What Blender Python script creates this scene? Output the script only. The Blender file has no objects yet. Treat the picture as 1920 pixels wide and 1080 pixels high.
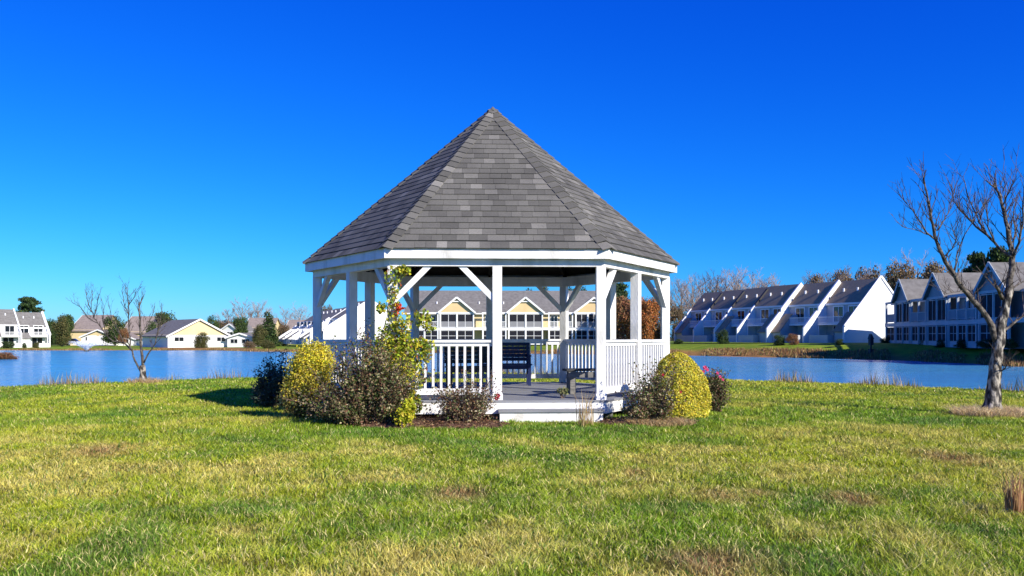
import bpy, math, random
import numpy as np
from mathutils import Vector, Matrix

random.seed(11)
RNG = np.random.default_rng(11)
R = math.radians
scene = bpy.context.scene
col = scene.collection

# ------------------------------------------------------------------ camera
F = 1720.0          # focal length in pixels of the 1920 px wide photograph
ZC = 1.32           # camera height above the lawn
HY = 632.0          # pixel row of the horizon
cam_d = bpy.data.cameras.new('camera')
cam_d.sensor_width = 36.0
cam_d.lens = 36.0 * F / 1920.0
cam_d.shift_y = (HY - 540.0) / 1920.0
cam_d.clip_end = 3000.0
cam = bpy.data.objects.new('camera', cam_d)
cam.location = (0, 0, ZC)
cam.rotation_euler = (R(90), 0, 0)
col.objects.link(cam)
scene.camera = cam

# ------------------------------------------------------------------ sky, sun, exposure
SUN_EL = R(30.0)
SUN_H = Vector((0.72, -0.69)).normalized()
SUN_AZ = math.atan2(SUN_H.x, SUN_H.y)          # clockwise from +Y
w = bpy.data.worlds.new('World'); scene.world = w; w.use_nodes = True
nt = w.node_tree; nt.nodes.clear()
sky = nt.nodes.new('ShaderNodeTexSky'); sky.sky_type = 'NISHITA'; sky.sun_disc = False
sky.sun_elevation = SUN_EL; sky.sun_rotation = SUN_AZ
sky.air_density = 1.0; sky.dust_density = 0.15; sky.ozone_density = 2.5; sky.altitude = 0
# deep, saturated blue of the photograph: a per-channel response of the whole sky
EXPOSURE = 0.70
bgd = nt.nodes.new('ShaderNodeBackground'); bgd.inputs['Strength'].default_value = 0.10
sep = nt.nodes.new('ShaderNodeSeparateColor'); cmb = nt.nodes.new('ShaderNodeCombineColor')
nt.links.new(sky.outputs[0], sep.inputs[0])
for ch, (pre, gam, gain) in enumerate(((.137, 2.7, .15), (.137, 1.5, .53), (.137, .72, 1.20))):
    m1 = nt.nodes.new('ShaderNodeMath'); m1.operation = 'MULTIPLY'; m1.inputs[1].default_value = pre
    m2 = nt.nodes.new('ShaderNodeMath'); m2.operation = 'POWER'; m2.inputs[1].default_value = gam
    m3 = nt.nodes.new('ShaderNodeMath'); m3.operation = 'MULTIPLY'; m3.inputs[1].default_value = gain / (0.10 * 2**EXPOSURE)
    nt.links.new(sep.outputs[ch], m1.inputs[0]); nt.links.new(m1.outputs[0], m2.inputs[0]); nt.links.new(m2.outputs[0], m3.inputs[0]); nt.links.new(m3.outputs[0], cmb.inputs[ch])
wo = nt.nodes.new('ShaderNodeOutputWorld')
nt.links.new(cmb.outputs[0], bgd.inputs['Color'])
nt.links.new(bgd.outputs[0], wo.inputs['Surface'])
sd = bpy.data.lights.new('sun', 'SUN'); sd.energy = 4.6; sd.angle = R(0.55); sd.color = (1.0, 0.93, 0.82)
so = bpy.data.objects.new('sun', sd); col.objects.link(so)
to_sun = Vector((SUN_H.x * math.cos(SUN_EL), SUN_H.y * math.cos(SUN_EL), math.sin(SUN_EL)))
so.rotation_euler = to_sun.to_track_quat('Z', 'Y').to_euler()
so.location = (20, -20, 30)
scene.view_settings.view_transform = 'Standard'
scene.view_settings.look = 'None'
scene.view_settings.exposure = EXPOSURE
scene.view_settings.gamma = 1.0
scene.render.engine = 'CYCLES'
scene.cycles.max_bounces = 6
scene.cycles.transparent_max_bounces = 8

# ------------------------------------------------------------------ helpers
def at(px, py, d):
    """a point at depth d that the photograph shows at pixel px, py"""
    return Vector(((px - 960.0) / F * d, d, ZC - (py - HY) / F * d))

def tag(o, label=None, cat=None, group=None, kind=None):
    if label: o['label'] = label
    if cat: o['category'] = cat
    if group: o['group'] = group
    if kind: o['kind'] = kind
    return o

def thing(name, loc, rz=0.0, label=None, cat=None, group=None):
    o = bpy.data.objects.new(name, None); col.objects.link(o)
    o.empty_display_size = 0.2
    o.location = loc; o.rotation_euler = (0, 0, rz)
    return tag(o, label, cat, group)

def link(name, me, parent=None, loc=None):
    o = bpy.data.objects.new(name, me); col.objects.link(o)
    if parent is not None: o.parent = parent
    if loc is not None: o.location = loc
    return o

def copy_tree(o, parent=None):
    c = o.copy(); col.objects.link(c); c.parent = parent
    for ch in list(o.children): copy_tree(ch, c)
    return c

class MB:
    """collects shapes into one mesh"""
    def __init__(s): s.v = []; s.f = []; s.m = []; s.slot = 0
    def add(s, vs, fs):
        n = len(s.v); s.v += [tuple(p) for p in vs]
        s.f += [tuple(i + n for i in f) for f in fs]; s.m += [s.slot] * len(fs)
    def box(s, x0, x1, y0, y1, z0, z1):
        s.add([(x0,y0,z0),(x1,y0,z0),(x1,y1,z0),(x0,y1,z0),(x0,y0,z1),(x1,y0,z1),(x1,y1,z1),(x0,y1,z1)],
              [(0,3,2,1),(4,5,6,7),(0,1,5,4),(1,2,6,5),(2,3,7,6),(3,0,4,7)])
    def bar(s, a, b, wd, th, up=(0,0,1)):
        """square bar from a to b; wd across, th along up"""
        a = Vector(a); b = Vector(b); d = (b - a).normalized()
        u = Vector(up); sd_ = d.cross(u)
        if sd_.length < 1e-4: sd_ = d.cross(Vector((0,1,0)))
        sd_.normalize(); u = sd_.cross(d).normalized()
        c = [sd_*(sx*wd/2) + u*(sz*th/2) for sx, sz in ((-1,-1),(1,-1),(1,1),(-1,1))]
        s.add([a+q for q in c] + [b+q for q in c],
              [(0,1,2,3),(7,6,5,4),(0,4,5,1),(1,5,6,2),(2,6,7,3),(3,7,4,0)])
    def prism(s, poly, axis, lo, hi):
        """polygon (2-D) extruded along axis: 'x' poly=(y,z); 'y' poly=(x,z); 'z' poly=(x,y)"""
        def P(p, h):
            return {'x': (h, p[0], p[1]), 'y': (p[0], h, p[1]), 'z': (p[0], p[1], h)}[axis]
        n = len(poly)
        vs = [P(p, lo) for p in poly] + [P(p, hi) for p in poly]
        fs = [tuple(range(n))[::-1], tuple(range(n, 2*n))]
        fs += [(i, (i+1) % n, n + (i+1) % n, n + i) for i in range(n)]
        s.add(vs, fs)
    def tube(s, pts, rad, sides=5, cap=True):
        pts = [Vector(p) for p in pts]; n = len(pts); base = len(s.v)
        prev = None; vs = []; fs = []
        for i, p in enumerate(pts):
            d = (pts[min(i+1, n-1)] - pts[max(i-1, 0)])
            if d.length < 1e-6: d = Vector((0,0,1))
            d.normalize()
            if prev is None:
                r_ = d.orthogonal().normalized()
            else:
                r_ = (prev - d * prev.dot(d)); r_ = r_.normalized() if r_.length > 1e-5 else d.orthogonal().normalized()
            prev = r_; q = d.cross(r_)
            for k in range(sides):
                a = 2*math.pi*k/sides
                vs.append(p + (r_*math.cos(a) + q*math.sin(a)) * rad[i])
        for i in range(n-1):
            for k in range(sides):
                k2 = (k+1) % sides
                fs.append((i*sides+k, i*sides+k2, (i+1)*sides+k2, (i+1)*sides+k))
        if cap:
            fs.append(tuple(range(sides))[::-1]); fs.append(tuple((n-1)*sides+k for k in range(sides)))
        s.add(vs, fs)
    def mesh(s, name, mats, smooth=False):
        me = bpy.data.meshes.new(name); me.from_pydata([tuple(p) for p in s.v], [], s.f)
        for m in (mats if isinstance(mats, (list, tuple)) else [mats]): me.materials.append(m)
        if s.slot or any(s.m): me.polygons.foreach_set('material_index', s.m)
        if smooth: me.polygons.foreach_set('use_smooth', [True]*len(me.polygons))
        me.update(); return me
    def build(s, name, mats, parent=None, smooth=False, loc=None):
        return link(name, s.mesh(name, mats, smooth), parent, loc)

def np_mesh(name, verts, loops, sizes, mat, cols=None, smooth=False):
    """mesh from numpy arrays; sizes = loop count of each face; cols per vertex"""
    me = bpy.data.meshes.new(name)
    me.vertices.add(len(verts)); me.vertices.foreach_set('co', np.ascontiguousarray(verts, np.float32).ravel())
    me.loops.add(len(loops)); me.loops.foreach_set('vertex_index', np.ascontiguousarray(loops, np.int32))
    nf = len(sizes); st = np.concatenate(([0], np.cumsum(sizes)[:-1])).astype(np.int32)
    me.polygons.add(nf); me.polygons.foreach_set('loop_start', st)
    me.update(calc_edges=True)
    if cols is not None:
        a = me.color_attributes.new('col', 'FLOAT_COLOR', 'POINT')
        c4 = np.ones((len(verts), 4), np.float32); c4[:, :3] = cols
        a.data.foreach_set('color', c4.ravel())
    if mat: me.materials.append(mat)
    me.polygons.foreach_set('use_smooth', np.full(nf, bool(smooth)))
    me.update(); return me

def hash2(ix, iy, seed=0):
    h = (ix.astype(np.int64)*374761393 + iy.astype(np.int64)*668265263 + seed*974711) & 0x7fffffff
    h = ((h ^ (h >> 13)) * 1274126177) & 0x7fffffff
    return ((h ^ (h >> 16)) & 0xffff) / 65535.0
def vnoise(x, y, seed=0):
    x = np.asarray(x, float); y = np.asarray(y, float)
    ix = np.floor(x); iy = np.floor(y); fx = x-ix; fy = y-iy
    fx = fx*fx*(3-2*fx); fy = fy*fy*(3-2*fy)
    a = hash2(ix, iy, seed); b = hash2(ix+1, iy, seed); c = hash2(ix, iy+1, seed); d = hash2(ix+1, iy+1, seed)
    return (a*(1-fx)+b*fx)*(1-fy) + (c*(1-fx)+d*fx)*fy
def fbm(x, y, seed=0, o=3):
    s = 0; a = .5; t = 0
    for k in range(o):
        s = s + a*vnoise(x*2**k, y*2**k, seed+k*17); t += a; a *= .5
    return s/t

# ------------------------------------------------------------------ materials
def new_mat(name):
    m = bpy.data.materials.new(name); m.use_nodes = True
    n = m.node_tree; b = n.nodes['Principled BSDF']; return m, n, b
def N(n, t, **kw):
    k = n.nodes.new(t)
    for a, v in kw.items(): setattr(k, a, v)
    return k
def noise_mat(name, c1, c2, scale=4.0, rough=0.6, detail=5.0, bump=0.0, bscale=None, coords='Object', spec=0.3, c3=None, stretch=None):
    m, n, b = new_mat(name)
    tc = N(n, 'ShaderNodeTexCoord'); src = tc.outputs[coords]
    if stretch:
        mp = N(n, 'ShaderNodeMapping'); mp.inputs['Scale'].default_value = stretch
        n.links.new(src, mp.inputs[0]); src = mp.outputs[0]
    t = N(n, 'ShaderNodeTexNoise'); t.inputs['Scale'].default_value = scale; t.inputs['Detail'].default_value = detail
    n.links.new(src, t.inputs['Vector'])
    r = N(n, 'ShaderNodeValToRGB'); r.color_ramp.elements[0].color = (*c1, 1); r.color_ramp.elements[1].color = (*c2, 1)
    r.color_ramp.elements[0].position = .3; r.color_ramp.elements[1].position = .7
    if c3:
        e = r.color_ramp.elements.new(.5); e.color = (*c3, 1)
    n.links.new(t.outputs['Fac'], r.inputs[0]); n.links.new(r.outputs[0], b.inputs['Base Color'])
    b.inputs['Roughness'].default_value = rough; b.inputs['Specular IOR Level'].default_value = spec
    if bump:
        t2 = N(n, 'ShaderNodeTexNoise'); t2.inputs['Scale'].default_value = bscale or scale*4; t2.inputs['Detail'].default_value = 4
        n.links.new(src, t2.inputs['Vector'])
        bp = N(n, 'ShaderNodeBump'); bp.inputs['Strength'].default_value = bump; bp.inputs['Distance'].default_value = .02
        n.links.new(t2.outputs['Fac'], bp.inputs['Height']); n.links.new(bp.outputs[0], b.inputs['Normal'])
    return m
def leaf_mat(name, trans=0.3, rough=0.55):
    m, n, b = new_mat(name)
    a = N(n, 'ShaderNodeAttribute'); a.attribute_name = 'col'
    n.links.new(a.outputs['Color'], b.inputs['Base Color'])
    b.inputs['Roughness'].default_value = rough; b.inputs['Specular IOR Level'].default_value = 0.25
    tr = N(n, 'ShaderNodeBsdfTranslucent'); n.links.new(a.outputs['Color'], tr.inputs['Color'])
    mx = N(n, 'ShaderNodeMixShader'); mx.inputs[0].default_value = trans
    out = n.nodes['Material Output']
    n.links.new(b.outputs[0], mx.inputs[1]); n.links.new(tr.outputs[0], mx.inputs[2]); n.links.new(mx.outputs[0], out.inputs['Surface'])
    return m

M = {}
M['white'] = noise_mat('white_paint', (.56,.55,.50), (.84,.83,.81), 3.0, .55, 10, .25, 45, c3=(.80,.79,.77), stretch=(1,1,.35))
M['white_worn'] = noise_mat('worn_white_paint', (.60,.58,.53), (.82,.81,.79), 6, .55, 8, .2, 40, c3=(.79,.78,.75))
M['house_white'] = noise_mat('house_white', (.72,.72,.70), (.82,.82,.80), .4, .6)
M['trim'] = noise_mat('house_trim', (.74,.74,.73), (.82,.82,.81), 1.0, .5)
M['siding'] = noise_mat('pale_siding', (.62,.63,.62), (.72,.72,.71), .5, .6)
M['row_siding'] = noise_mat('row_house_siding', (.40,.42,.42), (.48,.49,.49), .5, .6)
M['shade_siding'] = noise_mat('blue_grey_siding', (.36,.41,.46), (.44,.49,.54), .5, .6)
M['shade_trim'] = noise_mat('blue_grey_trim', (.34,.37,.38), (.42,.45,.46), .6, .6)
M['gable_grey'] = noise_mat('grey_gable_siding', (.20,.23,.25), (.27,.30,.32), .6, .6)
M['cream'] = noise_mat('cream_siding', (.62,.50,.26), (.70,.57,.32), .5, .6)
M['tan'] = noise_mat('tan_siding', (.60,.44,.22), (.68,.52,.28), .5, .6)
M['house_roof'] = noise_mat('dark_shingle_roof', (.28,.205,.125), (.36,.265,.16), 3.0, .85, 8, .3, 12)
M['lit_roof'] = noise_mat('grey_shingle_roof', (.135,.128,.115), (.205,.196,.178), 2.0, .85, 8, .3, 10)
M['taupe_roof'] = noise_mat('taupe_shingle_roof', (.20,.165,.14), (.30,.25,.21), 2.0, .85, 8)
M['bark'] = noise_mat('grey_bark', (.016,.014,.012), (.40,.36,.29), 13, .9, 14, 1.0, 40, c3=(.10,.09,.075), stretch=(1,1,.45))
for _e in [n_ for n_ in M['bark'].node_tree.nodes if n_.type == 'VALTORGB'][0].color_ramp.elements: _e.position = .5+(_e.position-.5)*.5
M['twig'] = noise_mat('twig_bark', (.05,.037,.032), (.13,.10,.08), 6, .85)
M['limb'] = noise_mat('limb_bark', (.018,.015,.013), (.22,.19,.155), 15, .9, 12, .8, 40, c3=(.085,.073,.06))
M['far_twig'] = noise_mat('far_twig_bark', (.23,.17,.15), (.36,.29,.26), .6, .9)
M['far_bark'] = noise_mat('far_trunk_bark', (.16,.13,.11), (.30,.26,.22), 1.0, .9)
M['deck'] = noise_mat('grey_deck_paint', (.17,.175,.185), (.27,.275,.285), 5, .6, 6, .2, 30, stretch=(.3,3,1))
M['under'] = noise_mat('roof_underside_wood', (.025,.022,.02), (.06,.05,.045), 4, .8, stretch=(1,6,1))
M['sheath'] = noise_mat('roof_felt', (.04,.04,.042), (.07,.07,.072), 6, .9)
M['navy'] = noise_mat('navy_paint', (.008,.014,.06), (.014,.024,.09), 5, .45)
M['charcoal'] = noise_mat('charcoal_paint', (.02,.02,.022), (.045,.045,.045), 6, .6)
M['weathered'] = noise_mat('weathered_wood', (.10,.10,.095), (.22,.21,.19), 8, .8, stretch=(1,8,8))
M['mulch'] = noise_mat('bark_mulch', (.08,.04,.025), (.24,.13,.08), 25, .95, 8, .8, 60)
M['leaf'] = leaf_mat('leaf', .30)
M['far_leaf'] = leaf_mat('far_leaf', .15, .8)
M['grass'] = leaf_mat('grass_blade', .35, .5)
M['dry'] = leaf_mat('dry_grass_blade', .3, .7)
M['stem'] = noise_mat('shrub_stem', (.09,.06,.045), (.17,.12,.09), 12, .85)
M['metal'] = noise_mat('dark_metal', (.02,.022,.026), (.035,.037,.04), 5, .5)
def glass_mat(name, c, rough=.08):
    m, n, b = new_mat(name)
    b.inputs['Base Color'].default_value = (*c, 1); b.inputs['Roughness'].default_value = rough
    b.inputs['Specular IOR Level'].default_value = .5
    return m
M['glass'] = glass_mat('window_glass', (.012,.016,.02))
M['screen'] = glass_mat('porch_screen', (.016,.017,.024), .75)
M['screen'].node_tree.nodes['Principled BSDF'].inputs['Specular IOR Level'].default_value = .12
M['screen_low'] = glass_mat('porch_rail_behind_screen', (.22,.22,.23), .7)

def shingle_mat():
    m, n, b = new_mat('asphalt_shingle')
    oi = N(n, 'ShaderNodeObjectInfo'); at_ = N(n, 'ShaderNodeAttribute'); at_.attribute_name = 'col'
    ad = N(n, 'ShaderNodeMath', operation='ADD'); n.links.new(oi.outputs['Random'], ad.inputs[0]); n.links.new(at_.outputs['Fac'], ad.inputs[1])
    fr = N(n, 'ShaderNodeMath', operation='FRACT'); n.links.new(ad.outputs[0], fr.inputs[0])
    r = N(n, 'ShaderNodeValToRGB'); e = r.color_ramp.elements
    e[0].color = (.100,.097,.087,1); e[1].color = (.235,.226,.203,1)
    k = e.new(.45); k.color = (.130,.126,.113,1); k = e.new(.88); k.color = (.152,.147,.132,1)
    n.links.new(fr.outputs[0], r.inputs[0])
    g = N(n, 'ShaderNodeNewGeometry')
    t = N(n, 'ShaderNodeTexNoise'); t.inputs['Scale'].default_value = 45; t.inputs['Detail'].default_value = 6
    n.links.new(g.outputs['Position'], t.inputs['Vector'])
    t2 = N(n, 'ShaderNodeTexNoise'); t2.inputs['Scale'].default_value = 1.3; t2.inputs['Detail'].default_value = 5
    n.links.new(g.outputs['Position'], t2.inputs['Vector'])
    r2 = N(n, 'ShaderNodeValToRGB'); r2.color_ramp.elements[0].color = (.62,.62,.62,1); r2.color_ramp.elements[1].color = (1.25,1.24,1.2,1)
    n.links.new(t.outputs['Fac'], r2.inputs[0])
    r3 = N(n, 'ShaderNodeValToRGB'); r3.color_ramp.elements[0].color = (.78,.78,.79,1); r3.color_ramp.elements[1].color = (1.12,1.12,1.1,1)
    r3.color_ramp.elements[0].position = .3; r3.color_ramp.elements[1].position = .7
    n.links.new(t2.outputs['Fac'], r3.inputs[0])
    mx = N(n, 'ShaderNodeMix', data_type='RGBA', blend_type='MULTIPLY'); mx.inputs[0].default_value = 1
    n.links.new(r.outputs[0], mx.inputs[6]); n.links.new(r2.outputs[0], mx.inputs[7])
    mx2 = N(n, 'ShaderNodeMix', data_type='RGBA', blend_type='MULTIPLY'); mx2.inputs[0].default_value = 1
    n.links.new(mx.outputs[2], mx2.inputs[6]); n.links.new(r3.outputs[0], mx2.inputs[7])
    n.links.new(mx2.outputs[2], b.inputs['Base Color']); b.inputs['Roughness'].default_value = .9; b.inputs['Specular IOR Level'].default_value = .15
    bp = N(n, 'ShaderNodeBump'); bp.inputs['Strength'].default_value = .18; bp.inputs['Distance'].default_value = .003
    n.links.new(t.outputs['Fac'], bp.inputs['Height']); n.links.new(bp.outputs[0], b.inputs['Normal'])
    return m
M['shingle'] = shingle_mat()

def water_mat():
    m, n, b = new_mat('lake_water')
    b.inputs['Base Color'].default_value = (.06,.26,.46,1); b.inputs['Roughness'].default_value = .16
    b.inputs['IOR'].default_value = 1.33
    g = N(n, 'ShaderNodeNewGeometry'); mp = N(n, 'ShaderNodeMapping'); mp.inputs['Scale'].default_value = (.55, 1.5, 1)
    n.links.new(g.outputs['Position'], mp.inputs[0])
    t = N(n, 'ShaderNodeTexNoise'); t.inputs['Scale'].default_value = 1.3; t.inputs['Detail'].default_value = 5; t.inputs['Roughness'].default_value = .62
    n.links.new(mp.outputs[0], t.inputs['Vector'])
    mp2 = N(n, 'ShaderNodeMapping'); mp2.inputs['Scale'].default_value = (.02, .10, 1); n.links.new(g.outputs['Position'], mp2.inputs[0])
    t2 = N(n, 'ShaderNodeTexNoise'); t2.inputs['Scale'].default_value = 1.0; t2.inputs['Detail'].default_value = 4
    n.links.new(mp2.outputs[0], t2.inputs['Vector'])
    mr = N(n, 'ShaderNodeMapRange'); mr.inputs[1].default_value = .35; mr.inputs[2].default_value = .65; mr.inputs[3].default_value = .12; mr.inputs[4].default_value = 1.0
    n.links.new(t2.outputs['Fac'], mr.inputs[0])
    bp = N(n, 'ShaderNodeBump'); bp.inputs['Distance'].default_value = .95
    n.links.new(mr.outputs[0], bp.inputs['Strength']); n.links.new(t.outputs['Fac'], bp.inputs['Height']); n.links.new(bp.outputs[0], b.inputs['Normal'])
    return m
M['water'] = water_mat()

def ground_mat():
    m, n, b = new_mat('lawn_ground')
    a = N(n, 'ShaderNodeAttribute'); a.attribute_name = 'col'
    g = N(n, 'ShaderNodeNewGeometry')
    t = N(n, 'ShaderNodeTexNoise'); t.inputs['Scale'].default_value = 14; t.inputs['Detail'].default_value = 8; t.inputs['Roughness'].default_value = .7
    n.links.new(g.outputs['Position'], t.inputs['Vector'])
    t2 = N(n, 'ShaderNodeTexNoise'); t2.inputs['Scale'].default_value = .7; t2.inputs['Detail'].default_value = 6
    n.links.new(g.outputs['Position'], t2.inputs['Vector'])
    r = N(n, 'ShaderNodeValToRGB'); r.color_ramp.elements[0].color = (.45,.5,.4,1); r.color_ramp.elements[1].color = (1.4,1.3,1.2,1)
    r.color_ramp.elements[0].position = .3; r.color_ramp.elements[1].position = .7
    n.links.new(t.outputs['Fac'], r.inputs[0])
    r2 = N(n, 'ShaderNodeValToRGB'); r2.color_ramp.elements[0].color = (.7,.8,.7,1); r2.color_ramp.elements[1].color = (1.35,1.15,1.0,1)
    r2.color_ramp.elements[0].position = .3; r2.color_ramp.elements[1].position = .7
    n.links.new(t2.outputs['Fac'], r2.inputs[0])
    mx = N(n, 'ShaderNodeMix', data_type='RGBA', blend_type='MULTIPLY'); mx.inputs[0].default_value = 1
    n.links.new(a.outputs['Color'], mx.inputs[6]); n.links.new(r.outputs[0], mx.inputs[7])
    mx2 = N(n, 'ShaderNodeMix', data_type='RGBA', blend_type='MULTIPLY'); mx2.inputs[0].default_value = 1
    n.links.new(mx.outputs[2], mx2.inputs[6]); n.links.new(r2.outputs[0], mx2.inputs[7])
    n.links.new(mx2.outputs[2], b.inputs['Base Color']); b.inputs['Roughness'].default_value = .9; b.inputs['Specular IOR Level'].default_value = .1
    bp = N(n, 'ShaderNodeBump'); bp.inputs['Strength'].default_value = .6; bp.inputs['Distance'].default_value = .03
    n.links.new(t.outputs['Fac'], bp.inputs['Height']); n.links.new(bp.outputs[0], b.inputs['Normal'])
    return m
M['ground'] = ground_mat()

# ------------------------------------------------------------------ terrain and lake
WZ = -1.0
NEAR_T = [-2.5,-1.2,-.70,-.558,-.404,-.28,-.05,.2,.256,.372,.49,.56,.8,1.3,2.5]
NEAR_R = [22,22,23,24.8,28.2,31,35.5,32,28.6,26.6,24.2,23,21,20,20]
FAR_T = [-2.5,-1.2,-.7,-.558,-.47,-.325,-.28,.0,.2,.314,.43,.547,.8,1.3,2.5]
FAR_D = [150,150,160,160,158,160,146,128,114,102,90,72,62,58,58]
BASE_T = [-2.5,-.7,-.558,-.3,-.1,.1,.2,.36,.45,.56,.8,2.5]
BASE_Z = [-.6,-.6,-.85,-.75,-.35,.0,.3,.62,.60,.50,.5,.5]
def near_r(t): return np.interp(t, NEAR_T, NEAR_R)
def far_d(t): return np.interp(t, FAR_T, FAR_D)
def ground_z(x, y):
    x = np.asarray(x, float); y = np.asarray(y, float)
    yy = np.maximum(y, .5); t = x/yy
    cr = near_r(t) + 0.7*(fbm(x*.35, y*.1, 5)-.5)*2; fd = far_d(t) + 3*(fbm(t*30, t*0, 8)-.5)
    z0 = -.05*np.clip((y-15)/10, 0, 1) + .05*(fbm(x*.25, y*.25, 3)-.5)
    u = np.clip((y-cr)/3.2, 0, 1); zn = z0*(1-u) + (WZ-.6)*u
    v = np.clip((y-(fd-2))/2.0, 0, 1)
    zb = np.interp(t, BASE_T, BASE_Z)
    rise = np.clip((y-fd)/12.0, 0, 1); rise = rise*(2-rise)
    zf = (WZ) + (zb - WZ)*rise
    zf = (WZ-.6)*(1-v) + zf*v
    return np.where(y < fd-2, zn, zf)

def lawn_colour(x, y):
    """colour of the grass itself: patches of green, yellow-green and straw"""
    n1 = fbm(x*.45+7, y*.33, 21, 3); n2 = fbm(x*1.6, y*1.3, 31, 3); n3 = fbm(x*.22, y*.16+3, 41, 2)
    g = np.array([.200,.325,.018]); yg = np.array([.390,.430,.028]); st = np.array([.620,.520,.130]); dg = np.array([.115,.225,.030])
    a = np.clip((n1*.6+n3*.4-.36)/.25, 0, 1)[..., None]
    c = g*(1-a) + yg*a
    s = np.clip((n2*.6+n1*.4-.50)/.15, 0, 1)[..., None]*np.interp(y, [6,14,22], [.85,.58,.25])[..., None]
    c = c*(1-s) + st*s
    d = np.clip((.47-n2)/.16, 0, 1)[..., None]*.75*np.clip((.66-n1)/.2,0,1)[..., None]
    c = c*(1-d) + dg*d
    br = np.zeros(np.shape(x))
    for (px, py, rr) in ((1330,1075,.42),(1605,942,.28),(1350,935,.30),(1785,862,.45),(1190,890,.22),(1420,930,.2),(860,930,.3),(190,850,.5)):
        dd = ZC*F/(py-HY); xx = (px-960)/F*dd
        br = np.maximum(br, np.clip(1.5-np.hypot(x-xx,(y-dd)*.55)/rr-.9*n2, 0, 1))
    br = br[..., None]*.85
    return c*(1-br) + np.array([.42,.24,.11])*br

ts = np.concatenate((np.linspace(-2.5,-.8,18)[:-1], np.linspace(-.8,.8,220), np.linspace(.8,2.5,18)[1:]))
ys = np.concatenate((np.linspace(-12, 3, 8)[:-1], np.linspace(3, 20, 50)[:-1], np.linspace(20, 40, 90)[:-1],
                     np.linspace(40, 66, 8)[:-1], np.linspace(66, 176, 150)[:-1], np.linspace(176, 320, 30)[:-1], np.array([320, 600, 1400, 2600])))
TT, YY = np.meshgrid(ts, ys)
XX = TT*np.maximum(YY, 3.0) 
ZZ = ground_z(XX, YY)
dist_far = YY - far_d(XX/np.maximum(YY,.5)); cr = near_r(XX/np.maximum(YY,.5))
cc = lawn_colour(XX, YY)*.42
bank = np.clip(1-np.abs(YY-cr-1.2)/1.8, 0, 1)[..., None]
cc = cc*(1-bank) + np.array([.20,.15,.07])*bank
fb = (dist_far > -3)[..., None]
farc = np.array([.17,.26,.025])*(.8+.5*fbm(XX*.08, YY*.05, 77)[..., None])
shoreb = np.clip((4.5 + 3*(fbm(XX*.1, YY*.02, 66)-.5)*2 - dist_far)/3, 0, 1)
tleft = XX/np.maximum(YY,.5)
shoreb = np.where((tleft > -.39) & (tleft < -.28), np.clip((26-dist_far)/5, 0, 1), shoreb)[..., None]
farc = farc*(1-shoreb) + np.array([.30,.17,.07])*shoreb
woods = np.clip((YY-235)/20, 0, 1)[..., None]
farc = farc*(1-woods) + np.array([.06,.07,.03])*woods
cc = np.where(fb, farc, cc)
nr, nc = TT.shape
vv = np.stack((XX, YY, ZZ), -1).reshape(-1, 3)
idx = np.arange(nr*nc).reshape(nr, nc)
fq = np.stack((idx[:-1,:-1], idx[:-1,1:], idx[1:,1:], idx[1:,:-1]), -1).reshape(-1, 4)
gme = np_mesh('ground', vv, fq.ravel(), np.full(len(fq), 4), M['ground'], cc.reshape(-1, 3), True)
tag(link('ground', gme), kind='structure')
wm = MB(); wm.add([(-420,14,WZ),(420,14,WZ),(420,200,WZ),(-420,200,WZ)], [(0,1,2,3)])
tag(wm.build('water', M['water']), kind='structure')

# ------------------------------------------------------------------ gazebo
GX, GY = (924-960)/F*17.44, 17.44
GROT = R(2.6)
RP = 3.306; DECK = .32
gaz = thing('gazebo', (GX, GY, 0), GROT,
            'large white hexagonal gazebo with steep grey shingle roof and railings on the lawn', 'gazebo')
def hexp(r, k):           # corner k; front face lies between corners 4 and 5 (local -y)
    a = R(60*k); return Vector((r*math.cos(a), r*math.sin(a), 0))
GI = Matrix.Rotation(-GROT, 3, 'Z')
def to_gaz(p):
    return GI @ (Vector(p) - Vector((GX, GY, 0)))
# deck boards
dk = MB()
cs = [hexp(RP+.06, k) for k in range(6)]
dk.prism([(c.x, c.y) for c in cs], 'z', DECK-.16, DECK-.03)
deck = dk.build('deck', M['weathered'], gaz)
RD = RP+.16; ap = RD*math.cos(R(30)); bw = .146
y = -ap
while y < ap-.02:
    y1 = min(y+bw-.006, ap)
    x0 = RD - abs(y)/math.tan(R(60)); x1 = RD - abs(y1)/math.tan(R(60))
    b_ = MB(); dz = random.uniform(-.0015, .0015)
    b_.prism([(-x0,y),(x0,y),(x1,y1),(-x1,y1)], 'z', DECK-.028, DECK+dz)
    b_.build('deck_board', M['deck'], deck)
    y += bw
for k in range(6):        # skirt boards
    a, b = hexp(RP+.13, k), hexp(RP+.13, (k+1) % 6)
    s = MB(); s.bar(a+Vector((0,0,DECK-.12)), b+Vector((0,0,DECK-.12)), .03, .18); s.build('skirt_board', M['white_worn'], gaz)
    for q in (.1, .5, .9):
        p = a.lerp(b, q)*.96
        s = MB(); s.box(p.x-.07, p.x+.07, p.y-.07, p.y+.07, -.15, DECK-.16); s.build('pier', M['weathered'], gaz)
# step in front of the open bay
sx0 = to_gaz((938-960)/F*14.0*1.0 and Vector(((938-960)/F*13.98, 13.98, 0))).x
sx1 = to_gaz(Vector(((1135-960)/F*13.98, 13.98, 0))).x
yf = -(RP+.13)*math.cos(R(30)) - .02
st = thing('step', (0,0,0)); st.parent = gaz
s = MB(); s.box(sx0, sx1, yf-.30, yf-.27, -.06, .155); s.box(sx0, sx0+.03, yf-.27, yf, -.06, .155); s.box(sx1-.03, sx1, yf-.27, yf, -.06, .155)
s.build('riser', M['white_worn'], st)
for q in range(2):
    s = MB(); s.box(sx0-.02, sx1+.02, yf-.325+q*.16, yf-.325+q*.16+.154, .157, .19); s.build('tread', M['deck'], st)
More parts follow.
